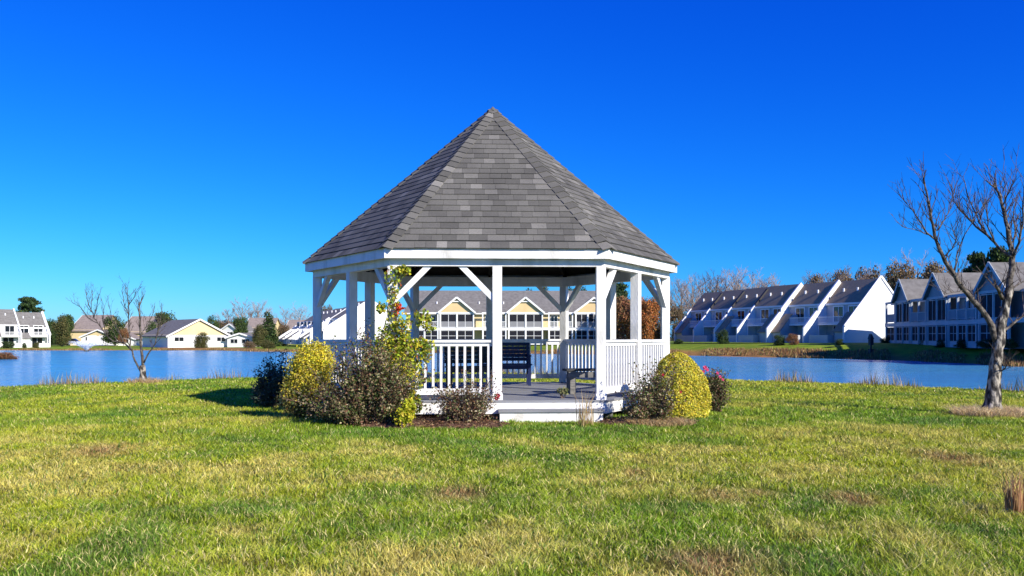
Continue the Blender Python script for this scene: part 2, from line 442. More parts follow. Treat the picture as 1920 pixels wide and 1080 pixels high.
# posts
PT = []
for k in range(6):
    a, b = hexp(RP, k), hexp(RP, (k+1) % 6)
    PT += [(a, k, True, math.atan2(a.y, a.x)), ((a+b)/2, k, False, math.atan2((a+b).y, (a+b).x))]
for p, k, corner, ang in PT:
    s = MB(); h = .074
    for z0, z1, e in ((DECK-.02, 2.44, 0), (DECK+.003, DECK+.10, .012)):
        s.box(-h-e, h+e, -h-e, h+e, z0, z1)
    o = s.build('post', M['white'], gaz)
    a2 = ang if not corner else R(60*k) + R(90)
    if corner and k in (4, 5): a2 = 0
    o.location = p; o.rotation_euler = (0, 0, a2)
# beam ring, fascia, soffit
def ring(name, r0, r1, z0, z1, mat):
    for k in range(6):
        a0, b0, a1, b1 = hexp(r0,k), hexp(r0,(k+1)%6), hexp(r1,k), hexp(r1,(k+1)%6)
        s = MB(); s.prism([(a0.x,a0.y),(a1.x,a1.y),(b1.x,b1.y),(b0.x,b0.y)], 'z', z0, z1); s.build(name, mat, gaz)
ring('beam', RP-.08, RP+.085, 2.44, 2.64, M['white'])
RE = 3.553; EZ = 2.735; AZ = 5.66
ring('fascia', RE-.05, RE-.018, 2.553, 2.712, M['white'])
ring('soffit', RP+.09, RE-.055, 2.600, 2.615, M['white'])
# braces
def brace(p, toward, n):
    d = (toward-p).normalized()
    s = MB(); s.bar(p+d*.03+Vector((0,0,1.90)), p+d*.62+Vector((0,0,2.50)), .085, .09); s.build('brace', M['white'], gaz)
for k in range(6):
    a = hexp(RP, k); 
    for j in (k, (k-1) % 6):
        e0, e1 = hexp(RP, j), hexp(RP, (j+1) % 6); mid = (e0+e1)/2
        if j == 4 and k == 5: continue            # open bay
        brace(a, mid, None)
mid4 = (hexp(RP,4)+hexp(RP,5))/2
brace(mid4, hexp(RP,4), None)
# railings
BAL = MB(); BAL.box(-.019,.019,-.019,.019,0,.70); bal_me = BAL.mesh('baluster', M['white'])
for k in range(6):
    e0, e1 = hexp(RP, k), hexp(RP, (k+1) % 6); mid = (e0+e1)/2
    for a, b in ((e0, mid), (mid, e1)):
        if k == 4 and b is e1: continue
        d = (b-a); L = d.length; dn = d/L; ang = math.atan2(dn.y, dn.x)
        p0 = a + dn*.075; p1 = b - dn*.075
        s = MB(); s.bar(p0+Vector((0,0,1.255)), p1+Vector((0,0,1.255)), .10, .04)
        s.bar(p0+Vector((0,0,1.205)), p1+Vector((0,0,1.205)), .04, .058)
        rail = s.build('railing', M['white'], gaz)
        s = MB(); s.bar(p0+Vector((0,0,.455)), p1+Vector((0,0,.455)), .045, .10); s.build('bottom_rail', M['white'], rail)
        n = 12
        for q in range(n):
            p = p0.lerp(p1, (q+.5)/n)
            o = link('baluster', bal_me, rail, (p.x, p.y, .49)); o.rotation_euler = (0,0,ang)
# roof: deck under the shingles, shingles, ridge caps
APEX = Vector((0,0,AZ))
s = MB()
ev = [hexp(RE-.01, k)+Vector((0,0,EZ-.01)) for k in range(6)]; ei = [hexp(RE-.04, k)+Vector((0,0,EZ-.05)) for k in range(6)]
s.add(ev+[APEX-Vector((0,0,.01))], [(k,(k+1)%6,6) for k in range(6)])
s.slot = 1
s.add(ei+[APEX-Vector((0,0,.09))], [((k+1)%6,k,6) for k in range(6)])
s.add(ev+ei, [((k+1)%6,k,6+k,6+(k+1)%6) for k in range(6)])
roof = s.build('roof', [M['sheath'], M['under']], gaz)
for k in range(6):        # rafters under the roof
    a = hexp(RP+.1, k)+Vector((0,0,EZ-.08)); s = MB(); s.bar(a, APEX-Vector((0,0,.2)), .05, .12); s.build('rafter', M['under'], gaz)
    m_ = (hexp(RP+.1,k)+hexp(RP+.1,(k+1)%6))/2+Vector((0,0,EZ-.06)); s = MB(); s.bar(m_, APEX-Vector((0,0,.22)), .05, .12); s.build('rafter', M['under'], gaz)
UB = MB(); UB.add([(-.5,0,0),(.5,0,0),(.5,1,0),(-.5,1,0),(-.5,0,1),(.5,0,1),(.5,1,.12),(-.5,1,.12)],
                  [(0,3,2,1),(4,5,6,7),(0,1,5,4),(1,2,6,5),(2,3,7,6),(3,0,4,7)])
sh_me = UB.mesh('shingle', M['shingle'])
NCOURSE = 27
rest_v, rest_f, rest_c = [], [], []
count = 0
for face in (4, 5, 3, 0, 1, 2):
    a, b = ev[face], ev[(face+1) % 6]
    ux = (b-a).normalized(); midp = (a+b)/2; up = (APEX-midp); SL = up.length; up.normalize(); nm = ux.cross(up).normalized()
    half = (b-a).length/2; ex = SL/NCOURSE
    for c in range(NCOURSE):
        y0 = c*ex - (.035 if c == 0 else 0); wlo = half*(1-(c*ex)/SL)
        x = -wlo + random.uniform(-.30, -.02)
        while x < wlo:
            wd = random.choice((.17, .22, .25, .29, .20))
            x0, x1 = max(x, -wlo+.0), min(x+wd, wlo); x += wd
            if x1-x0 < .04: continue
            cx = (x0+x1)/2; gap = .003 if face in (4, 5) else 0.0
            hh = ex*1.12; th = random.uniform(.014, .019) if face in (4, 5) else .012
            wtop = max(0.0, half*(1-(y0+hh)/SL))
            drop = random.uniform(-.004, .002) if face == 4 else 0.0
            o0 = midp + up*(y0+drop) + nm*.003
            big = face == 4 or (face in (5, 3) and c < 7)
            if abs(x0) <= wtop and abs(x1) <= wtop:      # whole tab
                ww = x1-x0-gap
                mat = Matrix.Translation(o0 + ux*cx) @ Matrix((
                    (ux.x*ww, up.x*hh, nm.x*th, 0), (ux.y*ww, up.y*hh, nm.y*th, 0), (ux.z*ww, up.z*hh, nm.z*th, 0), (0,0,0,1)))
                if big and count < 300:
                    o = link('shingle', sh_me, roof); o.matrix_local = mat; count += 1; continue
                vs = [mat @ Vector(p) for p in UB.v]
            else:                                        # tab cut along the hip
                t0, t1 = min(max(x0, -wtop), wtop), min(max(x1, -wtop), wtop)
                vs = [o0+ux*x0, o0+ux*x1, o0+ux*t1+up*hh, o0+ux*t0+up*hh]
                vs += [vs[0]+nm*th, vs[1]+nm*th, vs[2]+nm*th*.12, vs[3]+nm*th*.12]
                if big and count < 300:
                    s = MB(); s.add(vs, UB.f); s.build('shingle', M['shingle'], roof); count += 1; continue
            n0 = len(rest_v); q = random.uniform(.25, .82)
            rest_v += [tuple(p) for p in vs]; rest_c += [q]*8
            rest_f += [tuple(i+n0 for i in f) for f in UB.f]
rc = np.array(rest_c)[:, None]*np.ones((1,3))
rme = np_mesh('shingle_field', np.array(rest_v), np.array(rest_f).ravel(), np.full(len(rest_f), 4), M['shingle'], rc)
tag(link('shingle_field', rme, roof), kind='stuff')
for k in range(6):        # folded caps along each hip
    a = ev[k]; d = (APEX-a); L = d.length; dn = d/L
    n1 = (ev[(k+1)%6]-a).normalized(); n0 = (ev[(k-1)%6]-a).normalized()
    wl = (n1 - dn*n1.dot(dn)).normalized(); wr = (n0 - dn*n0.dot(dn)).normalized()
    outw = (dn.cross(wl)); outw = outw if outw.z > 0 else -outw
    outr = (dn.cross(wr)); outr = outr if outr.z > 0 else -outr
    top = (outw+outr).normalized()
    ncap = 28; st_ = (L-.03)/ncap
    for c in range(ncap):
        p = a + dn*(c*st_-.03*(c == 0)); hw = .15*min(1, .35+ (L-c*st_)/.5)
        q = p + dn*st_*1.08
        lo = top*random.uniform(.036,.040); hi = top*.022
        vs = [p+wl*hw+outw*.030, p+lo, p+wr*hw+outr*.030, q+wl*hw+outw*.016, q+hi, q+wr*hw+outr*.016]
        dn2 = [v - top*.014 for v in vs]
        s = MB(); s.add(vs+dn2, [(0,1,4,3),(1,2,5,4),(6,9,10,7),(7,10,11,8),(0,6,7,1),(1,7,8,2),(0,3,9,6),(2,8,11,5),(3,4,10,9),(4,5,11,10)])
        s.build('ridge_cap', M['shingle'], roof)
s = MB(); s.add([APEX+Vector((0,0,.045))]+[hexp(.14,k)+Vector((0,0,AZ-.09)) for k in range(6)], [(0,1+k,1+(k+1)%6) for k in range(6)])
s.build('peak_cap', M['shingle'], roof)

# ------------------------------------------------------------------ benches in the gazebo
def gz(px, d): return Vector(((px-960)/F*d, d, DECK))
def backed_bench(name, loc, rz, width, mat, label):
    t = thing(name, loc, rz, label, 'bench', 'benches in the gazebo')
    h = width/2
    for i in range(4):
        s = MB(); s.box(-h, h, -.24+i*.12, -.24+i*.12+.11, .42, .45); s.build('seat_slat', mat, t)
    for i in range(5):
        z = .50+i*.078; yb = .255+(z-.45)*.16
        s = MB(); s.box(-h, h, yb, yb+.022, z, z+.074); s.build('back_slat', mat, t)
    for sx in (-1, 1):
        x = sx*(h-.05)
        s = MB(); s.box(x-.03, x+.03, -.235, -.175, 0, .418); s.build('leg', mat, t)
        s = MB(); s.bar((x,.22,0),(x,.30,.86),.05,.05,(0,1,0)); s.build('leg', mat, t)
        s = MB(); s.box(x-.035, x+.035, -.26, .27, .60, .63); s.box(x-.025, x+.025, -.235, -.19, .45, .60); s.build('arm', mat, t)
    s = MB(); s.box(-h+.03, h-.03, -.22, -.19, .34, .418); s.build('apron', mat, t)
    return t
b1 = gz(947, 19.0); backed_bench('park_bench', b1, R(4), 1.08, M['navy'], 'navy blue slatted bench with a backrest at the back of the gazebo')
b2 = gz(884, 17.3); backed_bench('park_bench', b2, R(12), .95, M['charcoal'], 'charcoal bench behind the front left gazebo railing')
t = thing('backless_bench', gz(1102, 16.3), R(8), 'low dark weathered backless bench inside the gazebo beside its open bay', 'bench', 'benches in the gazebo')
for i in range(3):
    s = MB(); s.box(-.42,.42,-.20+i*.137,-.07+i*.137,.40,.44); s.build('seat_slat', M['charcoal'], t)
for sx in (-.3, .3):
    s = MB(); s.box(sx-.05,sx+.05,-.17,.17,0,.40); s.build('leg', M['weathered'], t)
s = MB(); s.box(-.38,.38,-.185,-.155,.29,.39); s.build('apron', M['weathered'], t)

# ------------------------------------------------------------------ foliage helpers
def leaf_mesh(name, pts, size, cols, mat, nrm=None, tilt=1.0, aspect=.55, rng=RNG):
    """one folded diamond per point"""
    n = len(pts)
    d = rng.normal(size=(n,3)); 
    if nrm is not None: d = d*tilt + nrm*1.2
    d /= np.linalg.norm(d, axis=1)[:,None]+1e-9
    r = rng.normal(size=(n,3)); u = np.cross(d, r); u /= np.linalg.norm(u,axis=1)[:,None]+1e-9
    v = np.cross(d, u); sz = (size*(.6+.8*rng.random(n)))[:,None]
    a = pts - u*sz*.5; b = pts + v*sz*aspect*.5 + d*sz*.08; c = pts + u*sz*.5; e = pts - v*sz*aspect*.5 + d*sz*.08
    vs = np.stack((a,b,c,e),1).reshape(-1,3)
    lp = np.arange(4*n)
    return np_mesh(name, vs, lp, np.full(n,4), mat, np.repeat(cols,4,axis=0))
def blob_points(n, lobes, rng=RNG, shell=.55, low=0.0):
    """points through a set of ellipsoid lobes (cx,cy,cz,rx,ry,rz)"""
    lobes = np.array(lobes, float); w_ = lobes[:,3]*lobes[:,4]+lobes[:,3]*lobes[:,5]; w_ /= w_.sum()
    k = rng.choice(len(lobes), n, p=w_)
    d = rng.normal(size=(n,3)); d /= np.linalg.norm(d,axis=1)[:,None]
    rad = (shell + (1-shell)*rng.random(n)**.6)*(1+.10*rng.normal(size=n))
    p = lobes[k,:3] + d*rad[:,None]*lobes[k,3:6]
    keep = p[:,2] > low
    return p[keep], d[keep]
def pick(cols, wts, n, rng=RNG, var=.18):
    cols = np.array(cols, float); wts = np.array(wts, float); wts /= wts.sum()
    c = cols[rng.choice(len(cols), n, p=wts)]
    return np.clip(c*(1+var*rng.normal(size=(n,1)))*(1+.06*rng.normal(size=(n,3))), .003, .9)
def shrub(name, label, cat, loc, lobes, n, size, cols, wts, stems=14, group=None, colfun=None, shell=.5, sprays=0, stemh=1.0, seed=1, open_stems=0):
    rng = np.random.default_rng(seed)
    t = thing(name, loc, 0, label, cat, group)
    p, d = blob_points(n, lobes, rng, shell, .02)
    # leaves gather in clumps: pull them towards random centres
    cen = p[rng.choice(len(p), max(8, len(p)//45))]
    k = rng.choice(len(cen), len(p)); near = cen[k]
    dist = np.linalg.norm(p-near, axis=1)[:,None]
    f = np.where(dist < .35, .45, 0.0)
    p = p*(1-f) + near*f
    if sprays:
        extra = []
        for i in range(sprays):
            L = lobes[rng.integers(len(lobes))]; dd = rng.normal(size=3); dd[2] = abs(dd[2])+.4; dd /= np.linalg.norm(dd)
            b0 = np.array(L[:3]) + dd*np.array(L[3:6])*.85; ln = rng.uniform(.12,.30)
            for q in range(26): extra.append(b0 + dd*ln*(q/26) + rng.normal(size=3)*.022)
        ex_ = np.array(extra); p = np.vstack((p, ex_)); d = np.vstack((d, rng.normal(size=ex_.shape)))
    paths = []
    if open_stems:
        tips, td = blob_points(open_stems, lobes, rng, .75, .08)
        pl_ = []; per = n//open_stems
        for q, tip in enumerate(tips):
            tip = tip*(1+.16*rng.normal()); b0 = np.array([tip[0]*.25+.03*rng.normal(), tip[1]*.25+.03*rng.normal(), 0.])
            m0 = b0*.45+tip*.55 + np.array([.03*rng.normal(), .03*rng.normal(), .07*abs(rng.normal())])
            paths.append((b0, m0, tip))
            f = (.30+.75*rng.random(max(4, int(per*(.4+1.2*rng.random())))))[:,None]
            a_ = b0*(1-f)**2 + 2*m0*f*(1-f) + tip*f**2
            pl_.append(a_ + rng.normal(size=a_.shape)*np.array([.040,.040,.034]))
        p = np.vstack(pl_); p = p[p[:,2] > .01]; d = rng.normal(size=p.shape)
    c = pick(cols, wts, len(p), rng)
    if open_stems:      # each sprig has its own tone
        sid = (vnoise(p[:,0]*9, p[:,2]*9+p[:,1]*5, seed)*1.0)[:,None]; c = c*(.55+.9*sid)
    if colfun is not None: c = colfun(p, c, rng)
    link('foliage', leaf_mesh('foliage', p, np.full(len(p), size), c, M['leaf'], d, 1.0, .6, rng), t)
    s = MB(); zs = max(l[2]+l[5] for l in lobes)*.8*stemh; rx = max(abs(l[0])+l[3] for l in lobes)*.6
    rnd = random.Random(seed)
    for i in range(stems):
        a = rnd.uniform(0, 6.28); e = rnd.uniform(.2, 1)*rx
        s.tube([(rnd.uniform(-.06,.06)+math.cos(a)*e*.2, rnd.uniform(-.06,.06)+math.sin(a)*e*.2,-.03),
                (math.cos(a)*e*.6+rnd.uniform(-.05,.05), math.sin(a)*e*.6, zs*.5), (math.cos(a)*e, math.sin(a)*e, zs*rnd.uniform(.8,1.05))], [.012,.008,.003], 4)
    for (a_, b_, c_) in paths:
        s.tube([tuple(a_-np.array([0,0,.03])), tuple(b_), tuple(c_)], [.007,.0045,.002], 3, False)
    s.build('stem', M['stem'], t)
    return t
def gnd(px, d): 
    x = (px-960)/F*d; return Vector((x, d, float(ground_z(x, d))))

# ------------------------------------------------------------------ plants round the gazebo
DK = [(.035,.065,.035),(.06,.10,.06),(.14,.16,.11),(.04,.08,.08)]
ROSE = [(.085,.12,.03),(.15,.07,.04),(.25,.19,.09),(.085,.045,.035),(.36,.30,.17)]
YEL = [(.74,.60,.035),(.55,.50,.03),(.80,.68,.14),(.26,.30,.03)]
shrub('evergreen_shrub', 'dark blue-green shrub at the far left corner of the gazebo, partly in shade', 'shrub', gnd(512, 17.3),
      [(0,0,.42,.32,.34,.42),(.10,0,.70,.24,.28,.26),(-.2,-.1,.3,.2,.2,.28)], 9000, .042, DK, [3,3,2,2], 4, seed=2, open_stems=230)
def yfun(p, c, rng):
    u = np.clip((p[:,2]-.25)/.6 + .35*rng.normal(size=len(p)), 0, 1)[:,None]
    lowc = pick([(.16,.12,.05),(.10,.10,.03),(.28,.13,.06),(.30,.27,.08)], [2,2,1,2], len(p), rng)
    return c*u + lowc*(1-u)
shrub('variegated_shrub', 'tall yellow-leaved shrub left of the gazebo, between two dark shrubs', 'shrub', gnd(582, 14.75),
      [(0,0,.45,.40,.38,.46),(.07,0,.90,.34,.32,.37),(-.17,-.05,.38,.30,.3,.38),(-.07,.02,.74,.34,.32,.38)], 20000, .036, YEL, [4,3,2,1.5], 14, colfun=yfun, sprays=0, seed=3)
shrub('rose_shrub', 'broad dark brownish shrub in front of the left gazebo railing', 'shrub', gnd(688, 13.75),
      [(-.35,0,.45,.42,.4,.48),(.15,.05,.50,.42,.42,.5),(.45,0,.42,.30,.35,.42),(-.12,.1,.84,.36,.33,.34),(-.58,-.1,.30,.32,.3,.34),(.48,.1,.78,.28,.25,.38),(.1,.1,.92,.30,.28,.34)], 29000, .040, ROSE, [5,2.6,3,1.0,2.6], 0, seed=4, open_stems=300)
shrub('rose_shrub', 'small open brown shrub below the railing, left of the gazebo step', 'shrub', gnd(872, 13.7),
      [(0,0,.36,.40,.34,.36),(.22,0,.50,.24,.25,.26),(-.25,0,.30,.22,.25,.28)], 5200, .036, ROSE, [1.5,3.4,2.4,1.4,3], 0, seed=5, open_stems=170)
shrub('rose_shrub', 'dull green and brown shrub right of the gazebo step, against the yellow dome', 'shrub', gnd(1212, 14.0),
      [(0,0,.40,.30,.32,.42),(.12,.1,.62,.22,.24,.28),(-.15,-.05,.30,.24,.25,.3),(.28,-.1,.42,.2,.2,.38)], 6800, .038, ROSE, [4,1.6,2.4,.8,2], 0, seed=6, open_stems=190)
# clipped golden dome
def dome_points(n, rng):
    a = rng.random(n)*6.283; z = rng.random(n)**.9
    prof = np.clip(1-z**3.0, 0, 1)**.55
    r = prof*(1-.16*rng.random(n)**2)*(1+.05*np.sin(a*3+z*6))*(.90+.20*vnoise(a*4, z*7, 3))
    p = np.stack((np.cos(a)*r*.455 - .05*z, np.sin(a)*r*.455, .03+z*1.04*(1-.06*rng.random(n)**2)), -1)
    d = np.stack((np.cos(a)*prof, np.sin(a)*prof, .25+z), -1)
    return p, d
rng = np.random.default_rng(7)
t = thing('golden_shrub', gnd(1276, 14.9), 0, 'smooth clipped bright yellow dome-shaped shrub right of the gazebo', 'shrub')
p, d = dome_points(17000, rng)
c = pick([(.72,.60,.05),(.56,.50,.045),(.80,.68,.15),(.36,.36,.04),(.14,.16,.02)], [4,3.4,1.6,1.8,.8], len(p), rng)
link('foliage', leaf_mesh('foliage', p, np.full(len(p), .034), c, M['leaf'], d, .8, .6, rng), t)
s = MB()
for i in range(8):
    a = i*.785; s.tube([(0,0,-.03),(math.cos(a)*.12,math.sin(a)*.12,.4),(math.cos(a)*.25,math.sin(a)*.25,.75)], [.015,.01,.004], 4)
s.build('stem', M['stem'], t)
s_ = shrub('rose_shrub', 'dark rose shrub with pink blooms right of the yellow dome', 'rose bush', gnd(1340, 16.0),
      [(0,0,.35,.23,.26,.34),(.06,0,.55,.17,.2,.22),(-.10,0,.62,.10,.12,.16)], 4200, .036, ROSE, [4,1.6,2,1,1.6], 0, seed=8, open_stems=110)
def flower_mesh(cols):
    rng = np.random.default_rng(3); s = MB()
    for ring_, (rr, n, lift) in enumerate(((.032,6,.0),(.022,5,.012),(.012,4,.022))):
        for i in range(n):
            a = 6.283*i/n + ring_*.5; ca, sa = math.cos(a), math.sin(a)
            p = lambda r, w_, z: (ca*r - sa*w_, sa*r + ca*w_, z)
            s.add([p(.004,0,lift), p(rr*.7,rr*.55,lift+.008), p(rr*1.25,0,lift+.016), p(rr*.7,-rr*.55,lift+.008)], [(0,1,2,3)])
    return s.mesh('bloom', cols)
pink = noise_mat('pink_petal', (.50,.03,.11), (.66,.10,.20), 40, .5)
red = noise_mat('red_petal', (.30,.015,.025), (.44,.03,.05), 40, .5)
pk_me = flower_mesh(pink); rd_me = flower_mesh(red)
base = s_.location
for (px, py, sc) in ((1322,690,1.5),(1326,694,1.2),(1319,697,1.1),(1345,700,1.0),(1350,707,1.1),(1355,712,.9)):
    q = at(px, py, 15.75); o = link('bloom', pk_me, s_, q-base); o.scale = (sc*.75,)*3; o.rotation_euler = (R(60), random.uniform(-.5,.5), 0)
sh4 = [o for o in col.objects if o.get('label','').startswith('small open brown')][0]
for (px, py) in ((934,742),(931,747)):
    q = at(px, py, 13.72); o = link('bloom', rd_me, sh4, q-sh4.location); o.scale = (1.0,)*3; o.rotation_euler = (R(70),0,0)
sh5 = [o for o in col.objects if o.get('label','').startswith('dull green and brown')][0]
for (px, py) in ((1276,735),(1243,703)):
    q = at(px, py, 13.72); o = link('bloom', rd_me, sh5, q-sh5.location); o.scale = (.6,)*3; o.rotation_euler = (R(70),0,0)

# vine on the front left corner post
rng = np.random.default_rng(9); rnd = random.Random(9)
vp = (Matrix.Rotation(GROT,3,'Z') @ hexp(RP,4)) + Vector((GX,GY,0))
vine = thing('climbing_vine', (vp.x, vp.y-.12, 0), 0, 'leafy yellow-green vine climbing the front left gazebo post with a few red leaves', 'vine')
s = MB(); paths = []
for i in range(5):
    pts = []; a0 = rnd.uniform(0,6.28)
    for q in range(16):
        z = q*.155; a = a0 + q*.75; rr = .12 + .03*math.sin(q)
        pts.append((math.cos(a)*rr + .02*i-.04, math.sin(a)*rr+.11, z))
    paths.append(pts); s.tube(pts, [.009-.0004*q for q in range(16)], 5)
s.build('stem', M['stem'], vine)
pl = []
def vput(cx, cy, cz, rx, ry, rz, n):
    d = rng.normal(size=(n,3)); d /= np.linalg.norm(d,axis=1)[:,None]
    pl.append(np.array([cx,cy,cz]) + d*(rng.random(n)**.5)[:,None]*np.array([rx,ry,rz]))
vput(.0,0,1.12,.36,.26,.42,1250); vput(.30,.02,.80,.26,.2,.36,380); vput(.12,-.05,1.5,.24,.18,.22,260); vput(-.12,.0,.95,.34,.22,.28,600)
vput(.22,.05,1.05,.24,.2,.32,480); vput(.45,.1,1.22,.22,.12,.10,260); vput(.52,.1,1.05,.12,.1,.14,120)
vput(.03,0,1.85,.12,.13,.28,110); vput(.02,0,2.2,.15,.15,.26,130); vput(-.16,-.02,1.78,.09,.08,.10,110)
vput(.16,.02,2.36,.14,.12,.09,150); vput(.45,.35,1.62,.18,.12,.16,170); vput(.12,-.2,.70,.28,.2,.4,420); vput(.30,-.3,.30,.22,.18,.22,520)
vput(.55,.4,1.48,.12,.08,.10,70)
p = np.vstack(pl)
c = pick([(.36,.44,.035),(.56,.51,.04),(.14,.20,.03),(.66,.52,.05),(.50,.12,.03),(.20,.13,.07)], [4,2.4,3,1.2,.2,1.2], len(p), rng)
redz = (np.abs(p[:,2]-1.78) < .07) & (np.abs(p[:,0]-.12) < .07)
link('foliage', leaf_mesh('foliage', p, np.full(len(p), .056), c, M['leaf'], None, 1, .75, rng), vine)
q = np.array([.12,-.08,1.77]) + rng.normal(size=(40,3))*.035
lr = link('red_leaf_cluster', leaf_mesh('red_leaf_cluster', q, np.full(40,.06), pick([(.55,.04,.02),(.65,.10,.03)],[1,1],40,rng), M['leaf'], None,1,.75,rng), vine)
lr['label'] = 'cluster of red autumn leaves'
shrub('yellow_plant', 'low bright yellow-green plant at the foot of the vine', 'plant', gnd(757, 13.35),
      [(0,0,.18,.19,.16,.20),(.08,0,.30,.12,.12,.14)], 1300, .055, [(.52,.52,.03),(.40,.45,.03),(.60,.50,.06)], [3,2,1], 8, seed=12)

# mulch beds
def bed(name, cx, cy, rx, ry, matn, seed):
    n = 40; s = MB(); vs = [(cx, cy, .045)]; rnd = random.Random(seed)
    for ring_, q in ((0,.55),(1,1.0)):
        for i in range(n):
            a = 6.283*i/n; j = 1+.10*math.sin(a*3+seed)+.05*rnd.uniform(-1,1)
            vs.append((cx+math.cos(a)*rx*q*j, cy+math.sin(a)*ry*q*j, .045 if ring_ == 0 else -.03))
    fs = [(0,1+i,1+(i+1)%n) for i in range(n)] + [(1+i,1+n+i,1+n+(i+1)%n,1+(i+1)%n) for i in range(n)]
    s.add(vs, fs); return tag(s.build(name, M[matn], None, True), kind='structure')
beds = [(-1.55,14.1,1.30,.95),(-.75,13.75,.75,.62),(2.05,14.1,.80,.62)]
for i, (cx,cy,rx,ry) in enumerate(beds): bed('mulch_bed', cx, cy, rx, ry, 'mulch', i+1)
def blades(name, base, ht, wd, lean, cols, mat, seg=1, rng=RNG, parent=None):
    """grass blades: base points (n,3), heights, widths, lean"""
    n = len(base); a = rng.random(n)*6.283; u = np.stack((np.cos(a), np.sin(a), np.zeros(n)),-1)
    b = rng.random(n)*6.283; l = np.stack((np.cos(b), np.sin(b), np.zeros(n)),-1)*(lean*ht)[:,None]
    h = np.stack((np.zeros(n),np.zeros(n),ht),-1); hw = u*(wd/2)[:,None]
    if seg == 1:
        vs = np.stack((base-hw, base+hw, base+l+h), 1).reshape(-1,3)
        lp = np.arange(3*n); sz = np.full(n,3); cc_ = np.repeat(cols,3,axis=0)
    else:
        mid = base + l*.35 + h*.6
        vs = np.stack((base-hw, base+hw, mid+hw*.7, mid-hw*.7, base+l+h*.95), 1).reshape(-1,3)
        k = (np.arange(n)*5)[:,None]
        lp = np.concatenate((k+np.array([[0,1,2,3]]), k+np.array([[3,2,4]])),1).ravel()
        sz = np.tile([4,3], n); cc_ = np.repeat(cols,5,axis=0)
    return np_mesh(name, vs, lp, sz, mat, cc_)
# straw and chips lying on the beds
rng = np.random.default_rng(15)
pp = []; 
for (cx,cy,rx,ry) in beds:
    a = rng.random(1500)*6.283; q = np.sqrt(rng.random(1500))
    pp.append(np.stack((cx+np.cos(a)*q*rx, cy+np.sin(a)*q*ry, .05-.07*np.clip((q-.55)/.45,0,1)+.012+rng.random(1500)*.02),-1))
pp = np.vstack(pp)
lt = link('leaf_litter', leaf_mesh('leaf_litter', pp, np.full(len(pp), .045), pick([(.30,.17,.08),(.16,.08,.05),(.42,.30,.16),(.10,.06,.04)],[2,3,1,2],len(pp),rng), M['dry'], np.tile([0,0,1.],(len(pp),1)), .5, .5, rng))
tag(lt, 'brown leaf litter and bark chips scattered on the beds round the gazebo', 'leaf litter', kind='stuff')
def dry_clump(name, label, cat, loc, n, rad, h, cols=None, seed=1, lean=.5, flat=0.0):
    rng = np.random.default_rng(seed); t = thing(name, loc, 0, label, cat)
    a = rng.random(n)*6.283; q = np.sqrt(rng.random(n))*rad
    base = np.stack((np.cos(a)*q, np.sin(a)*q, np.zeros(n)-.01),-1)
    c = pick(cols or [(.48,.34,.15),(.58,.44,.22),(.34,.22,.10)], [3,2,2], n, rng)
    link('blade', blades('blade', base, h*(.45+.6*rng.random(n)), np.full(n,.010+.004*h), (lean*rng.random(n)+flat), c, M['dry'], 2, rng), t)
    return t
dry_clump('dry_grass_clump', 'tan dried grass growing beside the gazebo step, before the backless bench', 'dry grass', Vector(((1098-960)/F*13.6,13.6,0)), 46, .13, .62, seed=2, lean=.35)
dry_clump('dry_grass_clump', 'straw-coloured dried grass mound round the trunk of the right bare tree', 'dry grass', gnd(1862,15.4), 2600, .62, .20, seed=3, lean=1.8, flat=.3, cols=[(.66,.50,.26),(.74,.60,.34),(.50,.36,.17)])
dry_clump('dry_grass_clump', 'tall reddish dry grass tuft at the right edge of the lawn', 'dry grass', gnd(1906,6.7), 120, .07, .40, [(.55,.33,.14),(.62,.42,.20),(.40,.24,.11)], seed=4, lean=.3)
dry_clump('dry_grass_clump', 'flattened straw beneath the clipped yellow dome shrub', 'dry grass', Vector(((1240-960)/F*13.75,13.75,.03)), 1500, .48, .10, seed=5, lean=2.2, flat=.5)
dry_clump('dry_grass_clump', 'small straw patch round the foot of the left bare tree', 'dry grass', gnd(272,27.2), 500, .55, .22, seed=6, lean=1.6, flat=.2)
tw = shrub('deck_weed', 'small green weed sprouting on the gazebo floor', 'weed', gz(1054,15.0), [(0,0,.10,.11,.1,.10)], 120, .05, [(.14,.17,.06),(.22,.22,.10)], [1,1], 4, seed=21)

